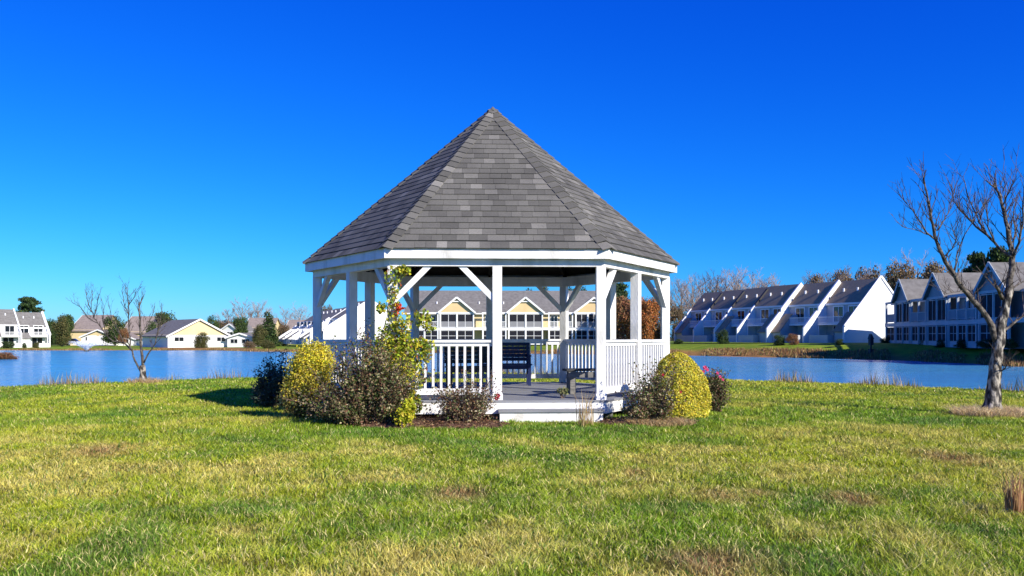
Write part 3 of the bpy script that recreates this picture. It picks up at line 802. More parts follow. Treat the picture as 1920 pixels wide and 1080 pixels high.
# ------------------------------------------------------------------ lawn grass
def lawn_grass():
    rng = np.random.default_rng(33)
    bands = [(4.6,7.5,7000,2),(7.5,11,4200,2),(11,15,2600,1),(15,21,1250,1),(21,36,420,1)]
    Vs, Ls, Ss, Cs = [], [], [], []; off = 0
    for (r0, r1, dens, seg) in bands:
        hw = .66
        area = hw*(r1*r1-r0*r0); n = int(area*dens)
        y = np.sqrt(r0*r0+rng.random(n)*(r1*r1-r0*r0)); t_ = (rng.random(n)*2-1)*hw; x = t_*y
        ok = y < near_r(t_)+1.0
        # keep clear of deck, step and beds
        gx = (x-GX); gy = (y-GY); c_, s_ = math.cos(-GROT), math.sin(-GROT); lx = gx*c_-gy*s_; ly = gx*s_+gy*c_
        hexd = np.maximum(np.abs(ly), np.maximum(np.abs(lx*math.cos(R(30))+ly*.5), np.abs(lx*math.cos(R(30))-ly*.5)))
        ok &= hexd > (RP+.05)*math.cos(R(30))
        ok &= ~((lx > sx0) & (lx < sx1) & (ly > yf-.31) & (ly < 0))
        for (cx,cy,rx,ry) in beds: ok &= ((x-cx)/rx)**2+((y-cy)/ry)**2 > .92+.2*rng.random(n)
        x = x[ok]; y = y[ok]; n = len(x)
        big = fbm(x*.9, y*.9, 51, 2); tuft = vnoise(x*7, y*7, 61); clump = fbm(x*3, y*2.4, 71, 2)
        # blades gather into tufts
        keep = rng.random(n) < .30+.75*tuft
        x, y, big, tuft, clump = x[keep], y[keep], big[keep], tuft[keep], clump[keep]; n = len(x)
        ht = (.024+.038*rng.random(n))*(.65+.75*clump)*(.75+.5*tuft)*np.interp(y,[5,12,25],[1.05,1.0,1.0])
        wd = (.0045+.0045*rng.random(n))*np.interp(y,[4.6,8,14,25,36],[1.0,1.4,2.6,5.0,7.5])
        ln = .25+1.0*rng.random(n)
        ht = ht*(1+.9*np.clip((x/y-.30)/.15,0,1)*np.clip((8-y)/2,0,1)*clump)
        c = lawn_colour(x, y)
        j = rng.random(n)
        c = np.where((j < np.interp(y,[6,14],[.15,.06]))[:,None], np.array([.66,.57,.23])*(.8+.4*rng.random(n))[:,None], c)
        c = np.where((j > .88)[:,None], np.array([.09,.20,.02]), c)
        c = c*(.65+.75*rng.random(n))[:,None]*(.72+.55*tuft)[:,None]
        base = np.stack((x, y, ground_z(x, y)-.004),-1)
        me = blades('tmp', base, ht, wd, ln, c, None, seg, rng)
        nv = len(me.vertices); v_ = np.empty(nv*3, np.float32); me.vertices.foreach_get('co', v_); Vs.append(v_.reshape(-1,3))
        nl = len(me.loops); l_ = np.empty(nl, np.int32); me.loops.foreach_get('vertex_index', l_); Ls.append(l_+off); off += nv
        Ss.append(np.tile([4,3], n) if seg == 2 else np.full(n,3))
        Cs.append(np.repeat(c, 5 if seg == 2 else 3, axis=0)); bpy.data.meshes.remove(me)
    me = np_mesh('lawn_grass', np.vstack(Vs), np.concatenate(Ls), np.concatenate(Ss), M['grass'], np.vstack(Cs))
    tag(link('lawn_grass', me), 'short green and straw-yellow lawn grass covering the foreground', 'grass', kind='stuff')
lawn_grass()

# shoreline weeds, near and far
def weeds():
    rng = np.random.default_rng(44)
    n = 15000; t_ = (rng.random(n)*2-1)*.75; y = near_r(t_) + .2 + rng.normal(size=n)*.55 + .5*rng.random(n); x = t_*y
    den = fbm(t_*26, t_*0+2, 81, 3); keep = (den > .40) ; x, y, den = x[keep], y[keep], den[keep]; n = len(x)
    ht = (.08+.30*rng.random(n)**2)*np.clip((den-.36)*5,.25,1.4)
    c = pick([(.34,.26,.10),(.26,.17,.09),(.44,.36,.18),(.16,.18,.05),(.22,.13,.09)], [3,2,2,2,1.5], n, rng)
    base = np.stack((x,y,ground_z(x,y)-.02),-1)
    o = link('shore_weeds', blades('shore_weeds', base, ht, np.full(n,.016)+.012*rng.random(n), .5*rng.random(n), c, M['dry'], 1, rng))
    tag(o, 'dry brown weeds along the near edge of the lake', 'weeds', kind='stuff')
    n = 42000; t_ = (rng.random(n)*2-1)*.72; fd = far_d(t_)
    y = fd + rng.random(n)**1.3*4.2 - .3; x = t_*y
    den = fbm(t_*40, y*.02, 91, 3); keep = den > .36; x, y, den = x[keep], y[keep], den[keep]; n = len(x)
    ht = (.08+.34*rng.random(n)**1.5)*np.clip((den-.3)*4,.3,1.2)
    c = pick([(.30,.16,.06),(.38,.24,.10),(.22,.12,.06),(.22,.22,.05),(.46,.33,.16)], [3,2,2,1.6,1.4], n, rng)
    base = np.stack((x,y,ground_z(x,y)-.03),-1)
    o = link('bank_weeds', blades('bank_weeds', base, ht, np.full(n,.10)+.08*rng.random(n), .4*rng.random(n), c, M['dry'], 1, rng))
    tag(o, 'rust-brown weeds along the far bank of the lake', 'weeds', kind='stuff')
weeds()

# ------------------------------------------------------------------ the two bare trees on the near shore
def grow(s, fine, path, rad, rnd, depth_j, twig=True, level=0, dens=1.0, tw_len=.5):
    """a limb as a tube with knuckles; short twigs along its outer part"""
    pts = [Vector(p) for p in path]
    # densify with a little wander
    out = [pts[0]]; rr = [rad[0]]
    for i in range(len(pts)-1):
        a, b = pts[i], pts[i+1]; L = (b-a).length
        for q in range(1, 4):
            f = q/3; p = a.lerp(b, f)
            if q < 3: p = p + Vector((rnd.uniform(-1,1), rnd.uniform(-1,1), rnd.uniform(-1,1)))*L*.035
            out.append(p); rr.append((rad[i]*(1-f)+rad[i+1]*f)*rnd.uniform(.93,1.09))
    s.tube(out, rr, 8 if rad[0] > .05 else 6)
    if twig:
        n = len(out)
        for i in range(max(1, n//4), n):
            for _rep in range(2):
                if rnd.random() > .75*dens: continue
                d = (out[i]-out[i-1]).normalized()
                sd_ = Vector((rnd.uniform(-1,1), rnd.uniform(-1,1), rnd.uniform(-.1,1.0))).normalized()
                dd = (d*.7+sd_*.8+Vector((0,0,.25))).normalized(); L = tw_len*rnd.uniform(.3,1.0)
                p0 = out[i]; p1 = p0+dd*L*.5+Vector((0,0,L*.04)); p2 = p1+(dd+Vector((rnd.uniform(-.3,.3),rnd.uniform(-.3,.3),.3))).normalized()*L*.5
                r_ = max(.0045, min(rr[i]*.5, .0085))
                fine.tube([p0,p1,p2], [r_, r_*.75, r_*.4], 4)
                for k in range(rnd.randint(2,4)):
                    f = rnd.uniform(.3,.95); q0 = p0.lerp(p1, f*2) if f < .5 else p1.lerp(p2, f*2-1)
                    d2 = (dd + Vector((rnd.uniform(-1,1),rnd.uniform(-1,1),rnd.uniform(-.2,.9)))).normalized()
                    fine.tube([q0, q0+d2*L*rnd.uniform(.2,.45)], [r_*.65, r_*.35], 3)
    return out
def px_tree(name, label, cat, base_px, d, limbs, seed, trunk_n=1, dens=1.0, tw_len=.5):
    rnd = random.Random(seed)
    b = gnd(base_px, d); t = thing(name, b, 0, label, cat)
    s = MB(); limbm = MB(); fine = MB()
    for li, (pts, wpx, dj) in enumerate(limbs):
        n = len(pts); P = []
        for i, (px, py) in enumerate(pts):
            q = at(px, py, d); q.y += dj*i/(n-1)*1.0; q = at(px, py, q.y)
            P.append(q-b)
        rad = [max(.0035, (wpx[0]*(1-i/(n-1))+wpx[1]*i/(n-1))*(.5 if li < trunk_n else .32)*d/F) for i in range(n)]
        grow(s if li < trunk_n else limbm, fine, P, rad, rnd, dj, li >= trunk_n, 0, dens, tw_len)
    # root flare and knots on the trunk
    for k in range(5):
        a = k*1.256+.3; r0 = limbs[0][1][0]*.5*d/F
        s.tube([(math.cos(a)*r0*1.7, math.sin(a)*r0*1.7, -.06),(math.cos(a)*r0*.8, math.sin(a)*r0*.8, .10),(0,0,.38)], [r0*.45,r0*.45,r0*.5], 6)
    s.build('trunk', M['bark'], t, True); limbm.build('limb', M['limb'], t, True); fine.build('twig', M['twig'], t)['kind'] = 'stuff'
    return t, b
t, b = px_tree('bare_tree', 'leafless grey-barked tree standing at the right edge of the near lawn', 'tree', 1861, 15.6, [
    ([(1861,782),(1862,745),(1866,700),(1870,655),(1875,615),(1885,578),(1892,540)], (31,13), 0),
    ([(1871,648),(1850,594),(1822,560),(1795,527),(1772,490),(1757,455),(1749,420),(1741,385),(1734,348),(1731,330)], (19,2.5), -.6),
    ([(1874,640),(1889,560),(1896,510),(1899,478),(1891,440),(1884,402),(1876,368),(1864,350),(1848,338)], (24,2.5), .3),
    ([(1898,482),(1872,464),(1851,441),(1822,416),(1800,394),(1789,378),(1784,352)], (9,2), .8),
    ([(1851,441),(1832,404),(1816,372),(1806,332)], (6,2), 1.3),
    ([(1899,480),(1911,455),(1918,420),(1918,380),(1922,340)], (9,2), -.5),
    ([(1888,432),(1884,400),(1886,360),(1880,326)], (5,1.5), .7),
    ([(1880,385),(1893,360),(1905,335)], (5,1.5), -.4),
    ([(1878,622),(1900,606),(1922,590),(1948,560),(1960,500)], (9,2.5), .5),
    ([(1850,590),(1834,576),(1826,560),(1815,553)], (8,3), .9),
    ([(1757,452),(1737,436),(1721,409),(1711,394),(1696,378)], (6,1.5), -.3),
    ([(1788,510),(1800,462),(1815,430),(1845,386)], (5,1.5), .8),
    ([(1757,432),(1771,412),(1781,394),(1790,360)], (4.5,1.5), .5),
    ([(1768,482),(1786,466),(1793,446),(1785,430)], (4,1.5), -.6),
    ([(1740,440),(1720,432),(1692,425)], (3,1.2), -.5),
    ([(1893,470),(1905,440),(1900,400),(1908,370)], (6,1.5), .9),
    ([(1822,416),(1835,396),(1848,380)], (3.5,1.2), .4),
    ([(1866,458),(1852,425),(1850,395),(1838,375)], (5,1.2), -.7),
    ([(1880,560),(1874,548),(1868,536)], (12,9), -.4),
    ([(1893,545),(1915,530),(1935,518)], (6,2), .5),
    ([(1872,700),(1885,690),(1889,682)], (5,2), -.3),
    ([(1820,560),(1805,545),(1790,548),(1770,552)], (4,1.2), -.5),
], 5, 1, 1.15, .55)
t, b = px_tree('bare_tree', 'small leafless pale tree on the near lake edge at left', 'tree', 268, 27.4, [
    ([(269,717),(268,700),(267,685)], (13,11), 0),
    ([(268,688),(265,656),(263,617),(261,584),(262,570),(268,558)], (9,2), .3),
    ([(266,700),(253,676),(244,650),(242,615),(241,590),(240,560),(238,540)], (6,1.5), -.3),
    ([(245,655),(232,643),(212,640),(192,618),(176,595),(166,570),(161,545)], (5,1.5), .4),
    ([(270,680),(280,660),(291,645),(296,620),(300,600),(304,585)], (5,1.5), -.5),
    ([(294,625),(305,608),(318,602)], (3,1.2), .3),
    ([(241,590),(232,566),(228,545)], (3,1), .3),
    ([(240,575),(250,560),(256,545)], (3,1), -.3),
    ([(176,595),(182,570),(187,552)], (3,1), -.3),
    ([(184,606),(170,600),(150,575),(136,568)], (3,1), .3),
    ([(200,628),(192,600),(196,575)], (2.5,1), -.3),
    ([(263,630),(275,610),(286,590),(290,575)], (3,1), .5),
    ([(232,643),(222,620),(210,600),(206,580)], (3,1), .6),
    ([(170,585),(172,565),(173,548)], (2.5,1), .6),
], 6, 1, 1.1, .42)

# ------------------------------------------------------------------ far buildings
def window(parent, face, u0, u1, z0, z1, yf_, rows=1, cols=1, glass='glass', fr=.09, deep=.05, tm='trim'):
    """window on a facade plane: face 'f' = local +y at yf_, 's' = local -x at yf_"""
    def P(s, a0, a1, d0, d1, b0, b1):
        if face == 'f': s.box(a0, a1, d0, d1, b0, b1)
        elif face == 's': s.box(-d1, -d0, a0, a1, b0, b1)
        else: s.box(a0, a1, -d1, -d0, b0, b1)
    s = MB(); P(s, u0, u1, yf_+.01, yf_+.03, z0, z1)
    o = s.build('window', M[glass], parent)
    s = MB()
    P(s, u0-fr, u0, yf_, yf_+deep+.03, z0-fr, z1+fr); P(s, u1, u1+fr, yf_, yf_+deep+.03, z0-fr, z1+fr)
    P(s, u0, u1, yf_, yf_+deep+.03, z0-fr, z0); P(s, u0, u1, yf_, yf_+deep+.03, z1, z1+fr)
    for c in range(1, cols):
        x = u0+(u1-u0)*c/cols; P(s, x-.035, x+.035, yf_, yf_+deep+.02, z0, z1)
    for r_ in range(1, rows):
        z = z0+(z1-z0)*r_/rows; P(s, u0, u1, yf_, yf_+deep+.015, z-.03, z+.03)
    s.build('frame', M[tm], o)
    return o
def town_row(name, label, origin, axis, units, uw, wall='shade_siding', RZ=8.15, tan_=1.09, near_gable=True, group=None, roofm='house_roof', yf_=2.6, yb=-3.6, yw=5.75, flush=(), shadow_bars=False):
    """a row of saltbox townhouses; local x runs along the row, local +y is the front"""
    t = thing(name, origin, math.atan2(axis[1], axis[0]), label, 'townhouses', group)
    n = len(units)
    for i, (off, dz, shed) in enumerate(units):
        x0, x1 = i*uw, (i+1)*uw; rz = RZ+dz
        Y = lambda v: v+off
        def Z(v): return rz - abs(v)*tan_
        s = MB(); s.prism([(Y(yb),0),(Y(yf_),0),(Y(yf_),Z(yf_)-.12),(Y(0),rz-.12),(Y(yb),Z(yb)-.12)], 'x', x0+.02, x1-.02); s.build('wall', M[wall], t)
        s = MB(); e = .15; th = .14
        s.prism([(Y(yf_+e),Z(yf_+e)-th),(Y(yf_+e),Z(yf_+e)),(Y(0),rz),(Y(yb-e),Z(yb-e)),(Y(yb-e),Z(yb-e)-th),(Y(0),rz-th)], 'x', x0+.01, x1-.01)
        ro = s.build('roof', M[roofm], t)
        s = MB(); s.box(x0+.05, x1-.05, Y(yf_+e)+.002, Y(yf_+e)+.05, Z(yf_+e)-th-.12, Z(yf_+e)-.01); s.build('gutter', M['trim'], ro)
        for q in (.35, .72):
            vx = x0+uw*q; vy = 1.35
            s = MB(); s.tube([(vx,Y(vy),Z(vy)-.05),(vx,Y(vy),Z(vy)+.42)], [.13,.13], 8); s.build('roof_vent', M['trim'], ro)
        # wing wall at the low-x end of the unit (the first one is the gable end)
        th = .28; xw0, xw1 = x0-.14, x0+.14
        prev_off = units[i-1][0] if i > 0 else off
        o2 = (max(off, prev_off)+.02) if i > 0 else off
        YY_ = lambda v: v+o2
        rz2 = RZ+max(dz, units[i-1][1] if i > 0 else dz)
        Z2 = lambda v: rz2 - abs(v)*tan_ + (-.2 if (i in flush and v < yf_-.1) else .20)
        def wing(xa, xb, gable):
            s = MB()
            if gable:
                poly = [(YY_(yb-.1),0),(YY_(yw),0),(YY_(yw),Z2(yw)),(YY_(0),Z2(0)),(YY_(yb-.1),Z2(yb-.1))]
                s.prism(poly, 'x', xa, xb); w_ = s.build('end_wall', M['house_white'], t)
                s = MB()
                for (ya, yb2) in ((0, yb-.35), (0, yw)):
                    s.bar((xa-.06, YY_(ya), Z2(ya)+.05), (xa-.06, YY_(yb2), Z2(yb2)+.05), .12, .28)
                s.build('rake_trim', M['trim'], w_)
            else:
                v1, v2 = yf_+.75, yf_+1.05
                poly = [(YY_(yb-.05),0),(YY_(yw),0),(YY_(yw),Z2(yw)-.15),(YY_(v2),Z2(v2)-.15),(YY_(v1),Z2(v1)-.55),(YY_(v1),Z2(v1)),(YY_(yf_),Z2(yf_)),(YY_(yf_-.2),Z2(yf_-.2)),(YY_(0),Z2(0)),(YY_(yb-.05),Z2(yb-.05))]
                s.prism(poly, 'x', xa, xb); s.build('wing_wall', M['house_white'], t)
        wing(xw0, xw1, i == 0 and near_gable)
        if i in flush and shadow_bars:      # dark bar added to stand in for the shadow cast at the roof step
            s = MB(); s.bar((x0-.16, o2+.5, rz2-.5*tan_+.08), (x0-.16, o2+yf_, rz2-yf_*tan_+.08), .40, .34); s.build('step_shadow_bar', M['charcoal'], t)
        if i == n-1:
            o2 = off; rz2 = RZ+dz; wing(x1-.14, x1+.14, False)
        # storage shed with a lean-to roof
        if shed != 0:
            sa, sb = (x0+.16, x0+1.9) if shed < 0 else (x1-1.9, x1-.16)
            zt = lambda v: Z(v)-.45
            s = MB(); s.prism([(Y(yf_+.02),0),(Y(yw-.25),0),(Y(yw-.25),zt(yw-.25)-.1),(Y(yf_+.9),zt(yf_+.9)-.1),(Y(yf_+.02),zt(yf_+.9)-.1)], 'x', sa, sb); s.build('shed_wall', M[wall], t)
            s = MB(); s.prism([(Y(yf_+.85),zt(yf_+.85)-.1),(Y(yw),zt(yw)-.1),(Y(yw),zt(yw)),(Y(yf_+.85),zt(yf_+.85))], 'x', sa-.02, sb+.12); s.build('shed_roof', M[roofm], t)
        # balcony
        ba, bb = (x0+2.05, x1-.2) if shed < 0 else ((x0+.2, x1-2.05) if shed > 0 else (x0+.2, x1-.2))
        s = MB(); s.box(ba, bb, Y(yf_+.01), Y(yf_+1.55), 2.30, 2.50); bal = s.build('balcony', M['trim'], t)
        s = MB(); s.box(ba, bb, Y(yf_+1.46), Y(yf_+1.54), 3.30, 3.38); s.box(ba, bb, Y(yf_+1.47), Y(yf_+1.53), 2.60, 2.66)
        q = ba
        while q < bb-.05:
            s.box(q, q+.06, Y(yf_+1.48), Y(yf_+1.52), 2.504, 3.30); q += .22
        s.build('railing', M['trim'], bal)
        s = MB(); px_ = (ba if shed > 0 else bb-.16); s.box(px_, px_+.15, Y(yf_+1.35), Y(yf_+1.5), 0, 2.30); s.build('post', M['trim'], bal)
        for (a, b2) in ((.8, 2.5), (3.6, 5.3)):
            window(t, 'f', x0+a, x0+b2, 2.75, 4.65, Y(yf_), 1, 2, 'glass', .16)
        lx = (ba+bb)/2; window(t, 'f', lx-1.0, lx+1.0, .15, 2.15, Y(yf_), 1, 2)
        # low patio screen with steps
        s = MB(); s.box(ba+.1, bb-1.0, Y(yw+.5), Y(yw+.6), 0, 1.0); s.box(ba+.1, ba+.2, Y(yw-.9), Y(yw+.5), 0, 1.0); s.build('patio_screen', M[wall], t)
    return t
def wpt(px, d): return ((px-960)/F*d, d)
def row_from_px(ridge_near, ridge_far, RZabs):
    """world ridge end points from pixel positions and ridge height above the camera"""
    out = []
    for (px, py) in (ridge_near, ridge_far):
        d = RZabs*F/(HY-py); out.append(Vector(((px-960)/F*d, d, 0)))
    return out
# right-hand row
pn, pf = row_from_px((1650,520), (1310,548), 7.5)
L = (pf-pn).length; ax = (pf-pn)/L
base_z = ZC+7.5-8.15-.10
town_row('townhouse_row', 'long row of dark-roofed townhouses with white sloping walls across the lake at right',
         (pn.x, pn.y, base_z), (ax.x, ax.y), [(0,0,-1),(.55,0,1),(1.15,0,-1),(.35,0,1),(-.35,0,-1),(-1.05,0,1)], L/6, flush=(3,4,5), wall='row_siding', shadow_bars=True)
# row left of the gazebo
pn = Vector(((693-960)/F*178, 178, 0)); ax = Vector((-.5,.866,0)).normalized()
town_row('townhouse_row', 'white townhouse row with big blank gable wall seen behind the left gazebo posts',
         (pn.x, pn.y, -.15), (ax.x, ax.y), [(0,0,-1),(.5,-1.0,1),(.1,-1.1,-1),(-.3,-1.2,1),(-.8,-1.3,1)], 6.6, wall='siding', roofm='lit_roof',
         RZ=8.6, tan_=.63, yf_=5.4, yb=-4.6, yw=9.3, flush=(1,2,3,4))
# row at the left edge of the picture: front faces the sun
pe = Vector(((78-960)/F*198, 198, 0)); ax = Vector((-.72,-.69,0)).normalized()
town_row('townhouse_row', 'white sunlit townhouse row with grey roof at the left edge of the photo',
         (pe.x, pe.y, -.98), (ax.x, ax.y), [(0,-1.0,1),(.3,-.45,1),(.6,.1,1),(.6,.5,1)], 5.6, wall='house_white', roofm='lit_roof', near_gable=True,
         RZ=8.6, tan_=.95, yf_=3.3, yb=-3.6, yw=5.4)

def condo(name, label, origin, axis, length, bays, RZ, EZ_, depth, wall, gmat, roofm, gable_peak, cross_back, main=True, low_mat='screen_low', trim='trim', fl=2.75):
    """two-storey block with screened porches; bays = list of (x0, x1, kind) kind 'g' gable bay, 'b' balcony bay"""
    t = thing(name, origin, math.atan2(axis[1], axis[0]), label, 'apartment house')
    s = MB(); s.box(0, length, -depth, -.02, 0, EZ_-.02); s.build('wall', M[wall], t)
    if main:
        s = MB(); e = .5; yr = -depth/2; k = (RZ-EZ_)/(depth/2+e)
        hip = 1.2
        v = [(-e,e,EZ_),(length+e,e,EZ_),(length+e,-depth-e,EZ_),(-e,-depth-e,EZ_),(hip,yr,RZ),(length-hip,yr,RZ)]
        s.add(v+[(a,b,c-.18) for a,b,c in v[:4]], [(0,1,5,4),(1,2,5),(2,3,4,5),(3,0,4),(6,9,8,7),(0,6,7,1),(1,7,8,2),(2,8,9,3),(3,9,6,0)])
        ro = s.build('roof', M[roofm], t)
        s = MB(); s.box(-e,length+e,e+.002,e+.06,EZ_-.22,EZ_-.02); s.build('gutter', M[trim], ro)
        for q in range(int(length/4)):
            vx = 2+q*4.0+random.uniform(-.6,.6); vy = -depth*.18; vz = EZ_+k*(e-vy)
            s = MB(); s.tube([(vx,vy,vz-.1),(vx,vy,vz+.35)], [.12,.12], 8); s.build('roof_vent', M[trim], ro)
    s = MB(); s.box(-.05, length+.05, .0, 1.4, fl-.30, fl+.12); s.build('floor_band', M[trim], t)
    for (x0, x1, kind) in bays:
        pr = 1.45
        n = max(1, int(round((x1-x0)/2.4)))
        for q in range(n+1):
            x = x0+(x1-x0)*q/n
            s = MB(); s.box(x-.10, x+.10, pr-.18, pr+.02, 0, fl-.30); s.build('post', M[trim], t)
            s = MB(); s.box(x-.10, x+.10, pr-.18, pr+.02, fl+.12, EZ_-.15); s.build('post', M[trim], t)
        for q in range(n):
            a = x0+(x1-x0)*q/n+.11; b = x0+(x1-x0)*(q+1)/n-.11
            o = window(t, 'f', a+.05, b-.05, .62, fl-.42, pr-.14, 2, 2, 'screen', .06, tm=trim)
            s = MB(); s.box(a, b, pr-.12, pr-.06, 0, .55); s.build('kick_panel', M[trim], t)
            if kind == 'g':
                o = window(t, 'f', a+.05, b-.05, fl+.22, EZ_-.28, pr-.14, 1, 2, 'screen', .06, tm=trim)
                s = MB(); s.box(a+.05, b-.05, pr-.105, pr-.095, fl+.22, fl+1.15); s.build('lower_screen', M[low_mat], o)  # lower screen panel, grey where the porch rail stands behind
            else:
                s = MB(); s.box(a, b, pr-.10, pr-.02, fl+1.08, fl+1.16); s.box(a, b, pr-.09, pr-.03, fl+.22, fl+.28)
                z = a
                while z < b-.05: s.box(z, z+.055, pr-.08, pr-.04, fl+.28, fl+1.08); z += .17
                s.build('railing', M[trim], t)
                window(t, 'f', a+.35, b-.35, fl+.2, EZ_-.5, 0, 1, 2, 'glass', .08, tm=trim)
        s = MB(); s.box(x0-.15, x1+.15, pr-.20, pr+.03, EZ_-.148, EZ_+.10); s.build('porch_beam', M[trim], t)
        if kind == 'g':
            xm = (x0+x1)/2; hw = (x1-x0)/2+.35; e2 = EZ_+.02; back = -cross_back
            k = (gable_peak-e2)/hw
            s = MB(); s.prism([(xm-hw+.4,e2+.085),(xm+hw-.4,e2+.085),(xm+hw-.4,e2+.12),(xm,gable_peak-.2),(xm-hw+.4,e2+.12)], 'y', pr-.16, pr-.05); gb = s.build('gable', M[gmat], t)
            s = MB(); th = .15
            s.prism([(xm-hw,e2),(xm-hw,e2-th),(xm,gable_peak-th),(xm+hw,e2-th),(xm+hw,e2),(xm,gable_peak)], 'y', back, pr+.35); s.build('gable_roof', M[roofm], t)
            s = MB()
            for sg in (-1,1): s.bar((xm+sg*hw, pr+.38, e2-.06), (xm, pr+.38, gable_peak-.06), .06, .30)
            s.bar((xm-hw*.3, pr+.2, gable_peak-.75),(xm+hw*.3, pr+.2, gable_peak-.75), .06, .16)
            s.build('barge_board', M[trim], gb)
    return t
# central block seen through the gazebo; facade faces the camera
D_I = 156.0
xl = (762-960)/F*D_I; xr = (1146-960)/F*D_I
ang = R(-178)
axis_i = (math.cos(ang), math.sin(ang))
Li = xr-xl
px2u = lambda px: (xr-(px-960)/F*D_I)
bays = []
for (pa, pb, k) in ((1078,1146,'g'),(1028,1072,'b'),(953,1016,'g'),(905,948,'b'),(826,888,'g'),(772,822,'b')):
    bays.append((px2u(pb), px2u(pa), k))
condo('apartment_house', 'long grey-roofed apartment house with cream gables and white porches seen through the gazebo',
      (xr, D_I+.6, .05), axis_i, Li, bays, 9.5, 5.35, 13.0, 'cream', 'tan', 'lit_roof', 8.0, 4.5)
# shaded block at the right edge; facade runs nearly along the line of sight
pF = Vector(((1682-960)/F*109, 109, 0)); pN = Vector(((1990-960)/F*71, 71, 0))
L_ = (pF-pN).length; ax = (pF-pN)/L_
def u_at(px):
    # distance along the facade (from near end) seen at pixel px
    tt = (px-960)/F
    return (tt*pN.y - pN.x)/(ax.x - tt*ax.y)
bays = []
for (pa, pb, k) in ((1684,1702,'b'),(1703,1731,'g'),(1733,1763,'b'),(1765,1803,'g'),(1806,1862,'b'),(1866,1925,'g')):
    bays.append((u_at(pb)+.1, u_at(pa)-.1, k))
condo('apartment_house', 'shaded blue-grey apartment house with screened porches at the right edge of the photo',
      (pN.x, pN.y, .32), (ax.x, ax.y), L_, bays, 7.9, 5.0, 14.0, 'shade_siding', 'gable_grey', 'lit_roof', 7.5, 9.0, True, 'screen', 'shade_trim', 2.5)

def gable_house(name, label, loc, rz, wd, dp, ez, rz_, wall, gm, roofm, wins=(), garage=False, cat='house'):
    """simple house: gable end on local +y, ridge along y"""
    t = thing(name, loc, rz, label, cat)
    h = wd/2
    s = MB(); s.prism([(-h,-.3),(h,-.3),(h,ez),(-h,ez)], 'y', -dp, 0); s.build('wall', M[wall], t)
    s = MB(); s.prism([(-h,ez+.003),(h,ez+.003),(0,rz_-.15)], 'y', -dp+.02, -.02); s.build('gable', M[gm], t)
    e = .45; k = (rz_-ez)/h
    s = MB(); th = .16
    s.prism([(-h-e,ez-k*e),(-h-e,ez-k*e-th),(0,rz_-th),(h+e,ez-k*e-th),(h+e,ez-k*e),(0,rz_)], 'y', -dp-.4, .4); ro = s.build('roof', M[roofm], t)
    s = MB()
    for sg in (-1,1): s.bar((sg*(h+e),.42,ez-k*e-.12),(0,.42,rz_-.12),.06,.3)
    s.build('barge_board', M['trim'], ro)
    for (a,b,z0,z1,c_) in wins: window(t, 'f', a, b, z0, z1, .0, 1, c_)
    if garage:
        for gxx in (-2.6, .4):
            s = MB(); s.box(gxx, gxx+2.3, .005, .05, 0, 2.1); s.build('garage_door', M['trim'], t)
    return t
FZ = -.75
def far_loc(px, d, z=None): return ((px-960)/F*d, d, FZ if z is None else z)
# yellow gabled house
fz = ZC-(649-HY)*186/F
t = gable_house('gabled_house', 'long low house with pale yellow gable and grey roof beyond the lake at left', far_loc(374,186,fz), R(180)+R(38), 12.6, 17, 2.25, 5.55, 'house_white', 'cream', 'lit_roof',
     [(-5.3,-3.6,1.0,1.8,2),(3.2,5.0,1.0,1.8,2),(-1.2,.6,.3,1.8,2)])
t2 = gable_house('garage', 'low white garage block right of the yellow-gabled house', far_loc(450,188,fz), R(180), 5.2, 6, 1.9, 2.7, 'house_white', 'house_white', 'lit_roof', [(-1.9,-.4,.6,1.4,2),(.5,1.9,.6,1.4,2)], cat='garage')
# houses farther back at left
def zat(py, d): return ZC-(py-HY)*d/F
gable_house('background_house', 'tan house with big brown roof behind the fountain', far_loc(158,236,zat(646,236)), R(90), 15, 7.2, 3.7, 7.6, 'cream', 'cream', 'taupe_roof', [(-5,-3.6,1,2.4,2),(-1,.6,1,2.4,2),(3,4.6,1,2.4,2)])
gable_house('background_house', 'small white gabled garage front just right of the fountain', far_loc(184,224,zat(645,224)), R(180), 8.2, 6, 1.9, 3.6, 'house_white', 'cream', 'taupe_roof', [(1.6,3.0,.9,1.7,2)], True)
gable_house('background_house', 'brown-roofed house between the dark tree and the yellow-gabled house', far_loc(250,240,zat(646,240)), R(90), 12, 7.2, 3.3, 7.4, 'cream', 'cream', 'taupe_roof', [(-4,-2.6,1,2.2,2),(0,1.4,1,2.2,2)])
gable_house('background_house', 'low white gabled porch house left of the white tree trunk', far_loc(226,226,zat(646,226)), R(180), 7.0, 6, 1.5, 2.9, 'house_white', 'house_white', 'taupe_roof', [(-2,-.6,.6,1.3,2)])
gable_house('background_house', 'small grey-roofed house with white dormer behind the yellow-gabled house', far_loc(431,232,zat(645,232)), R(168), 6.4, 9, 3.1, 5.2, 'house_white', 'house_white', 'lit_roof', [(-.8,.8,2.0,3.0,2)])
gable_house('background_house', 'brown-roofed house half hidden among the pines at centre left', far_loc(470,245,zat(645,245)), R(90), 9, 7, 4.4, 7.0, 'cream', 'cream', 'taupe_roof', [(-2,-.6,1,2.2,2)])
gable_house('background_house', 'taupe-roofed house just left of the white townhouse row', far_loc(545,250,zat(645,250)), R(90), 9, 7, 4.2, 6.6, 'cream', 'cream', 'taupe_roof', [(-2,-.6,1,2.2,2)])
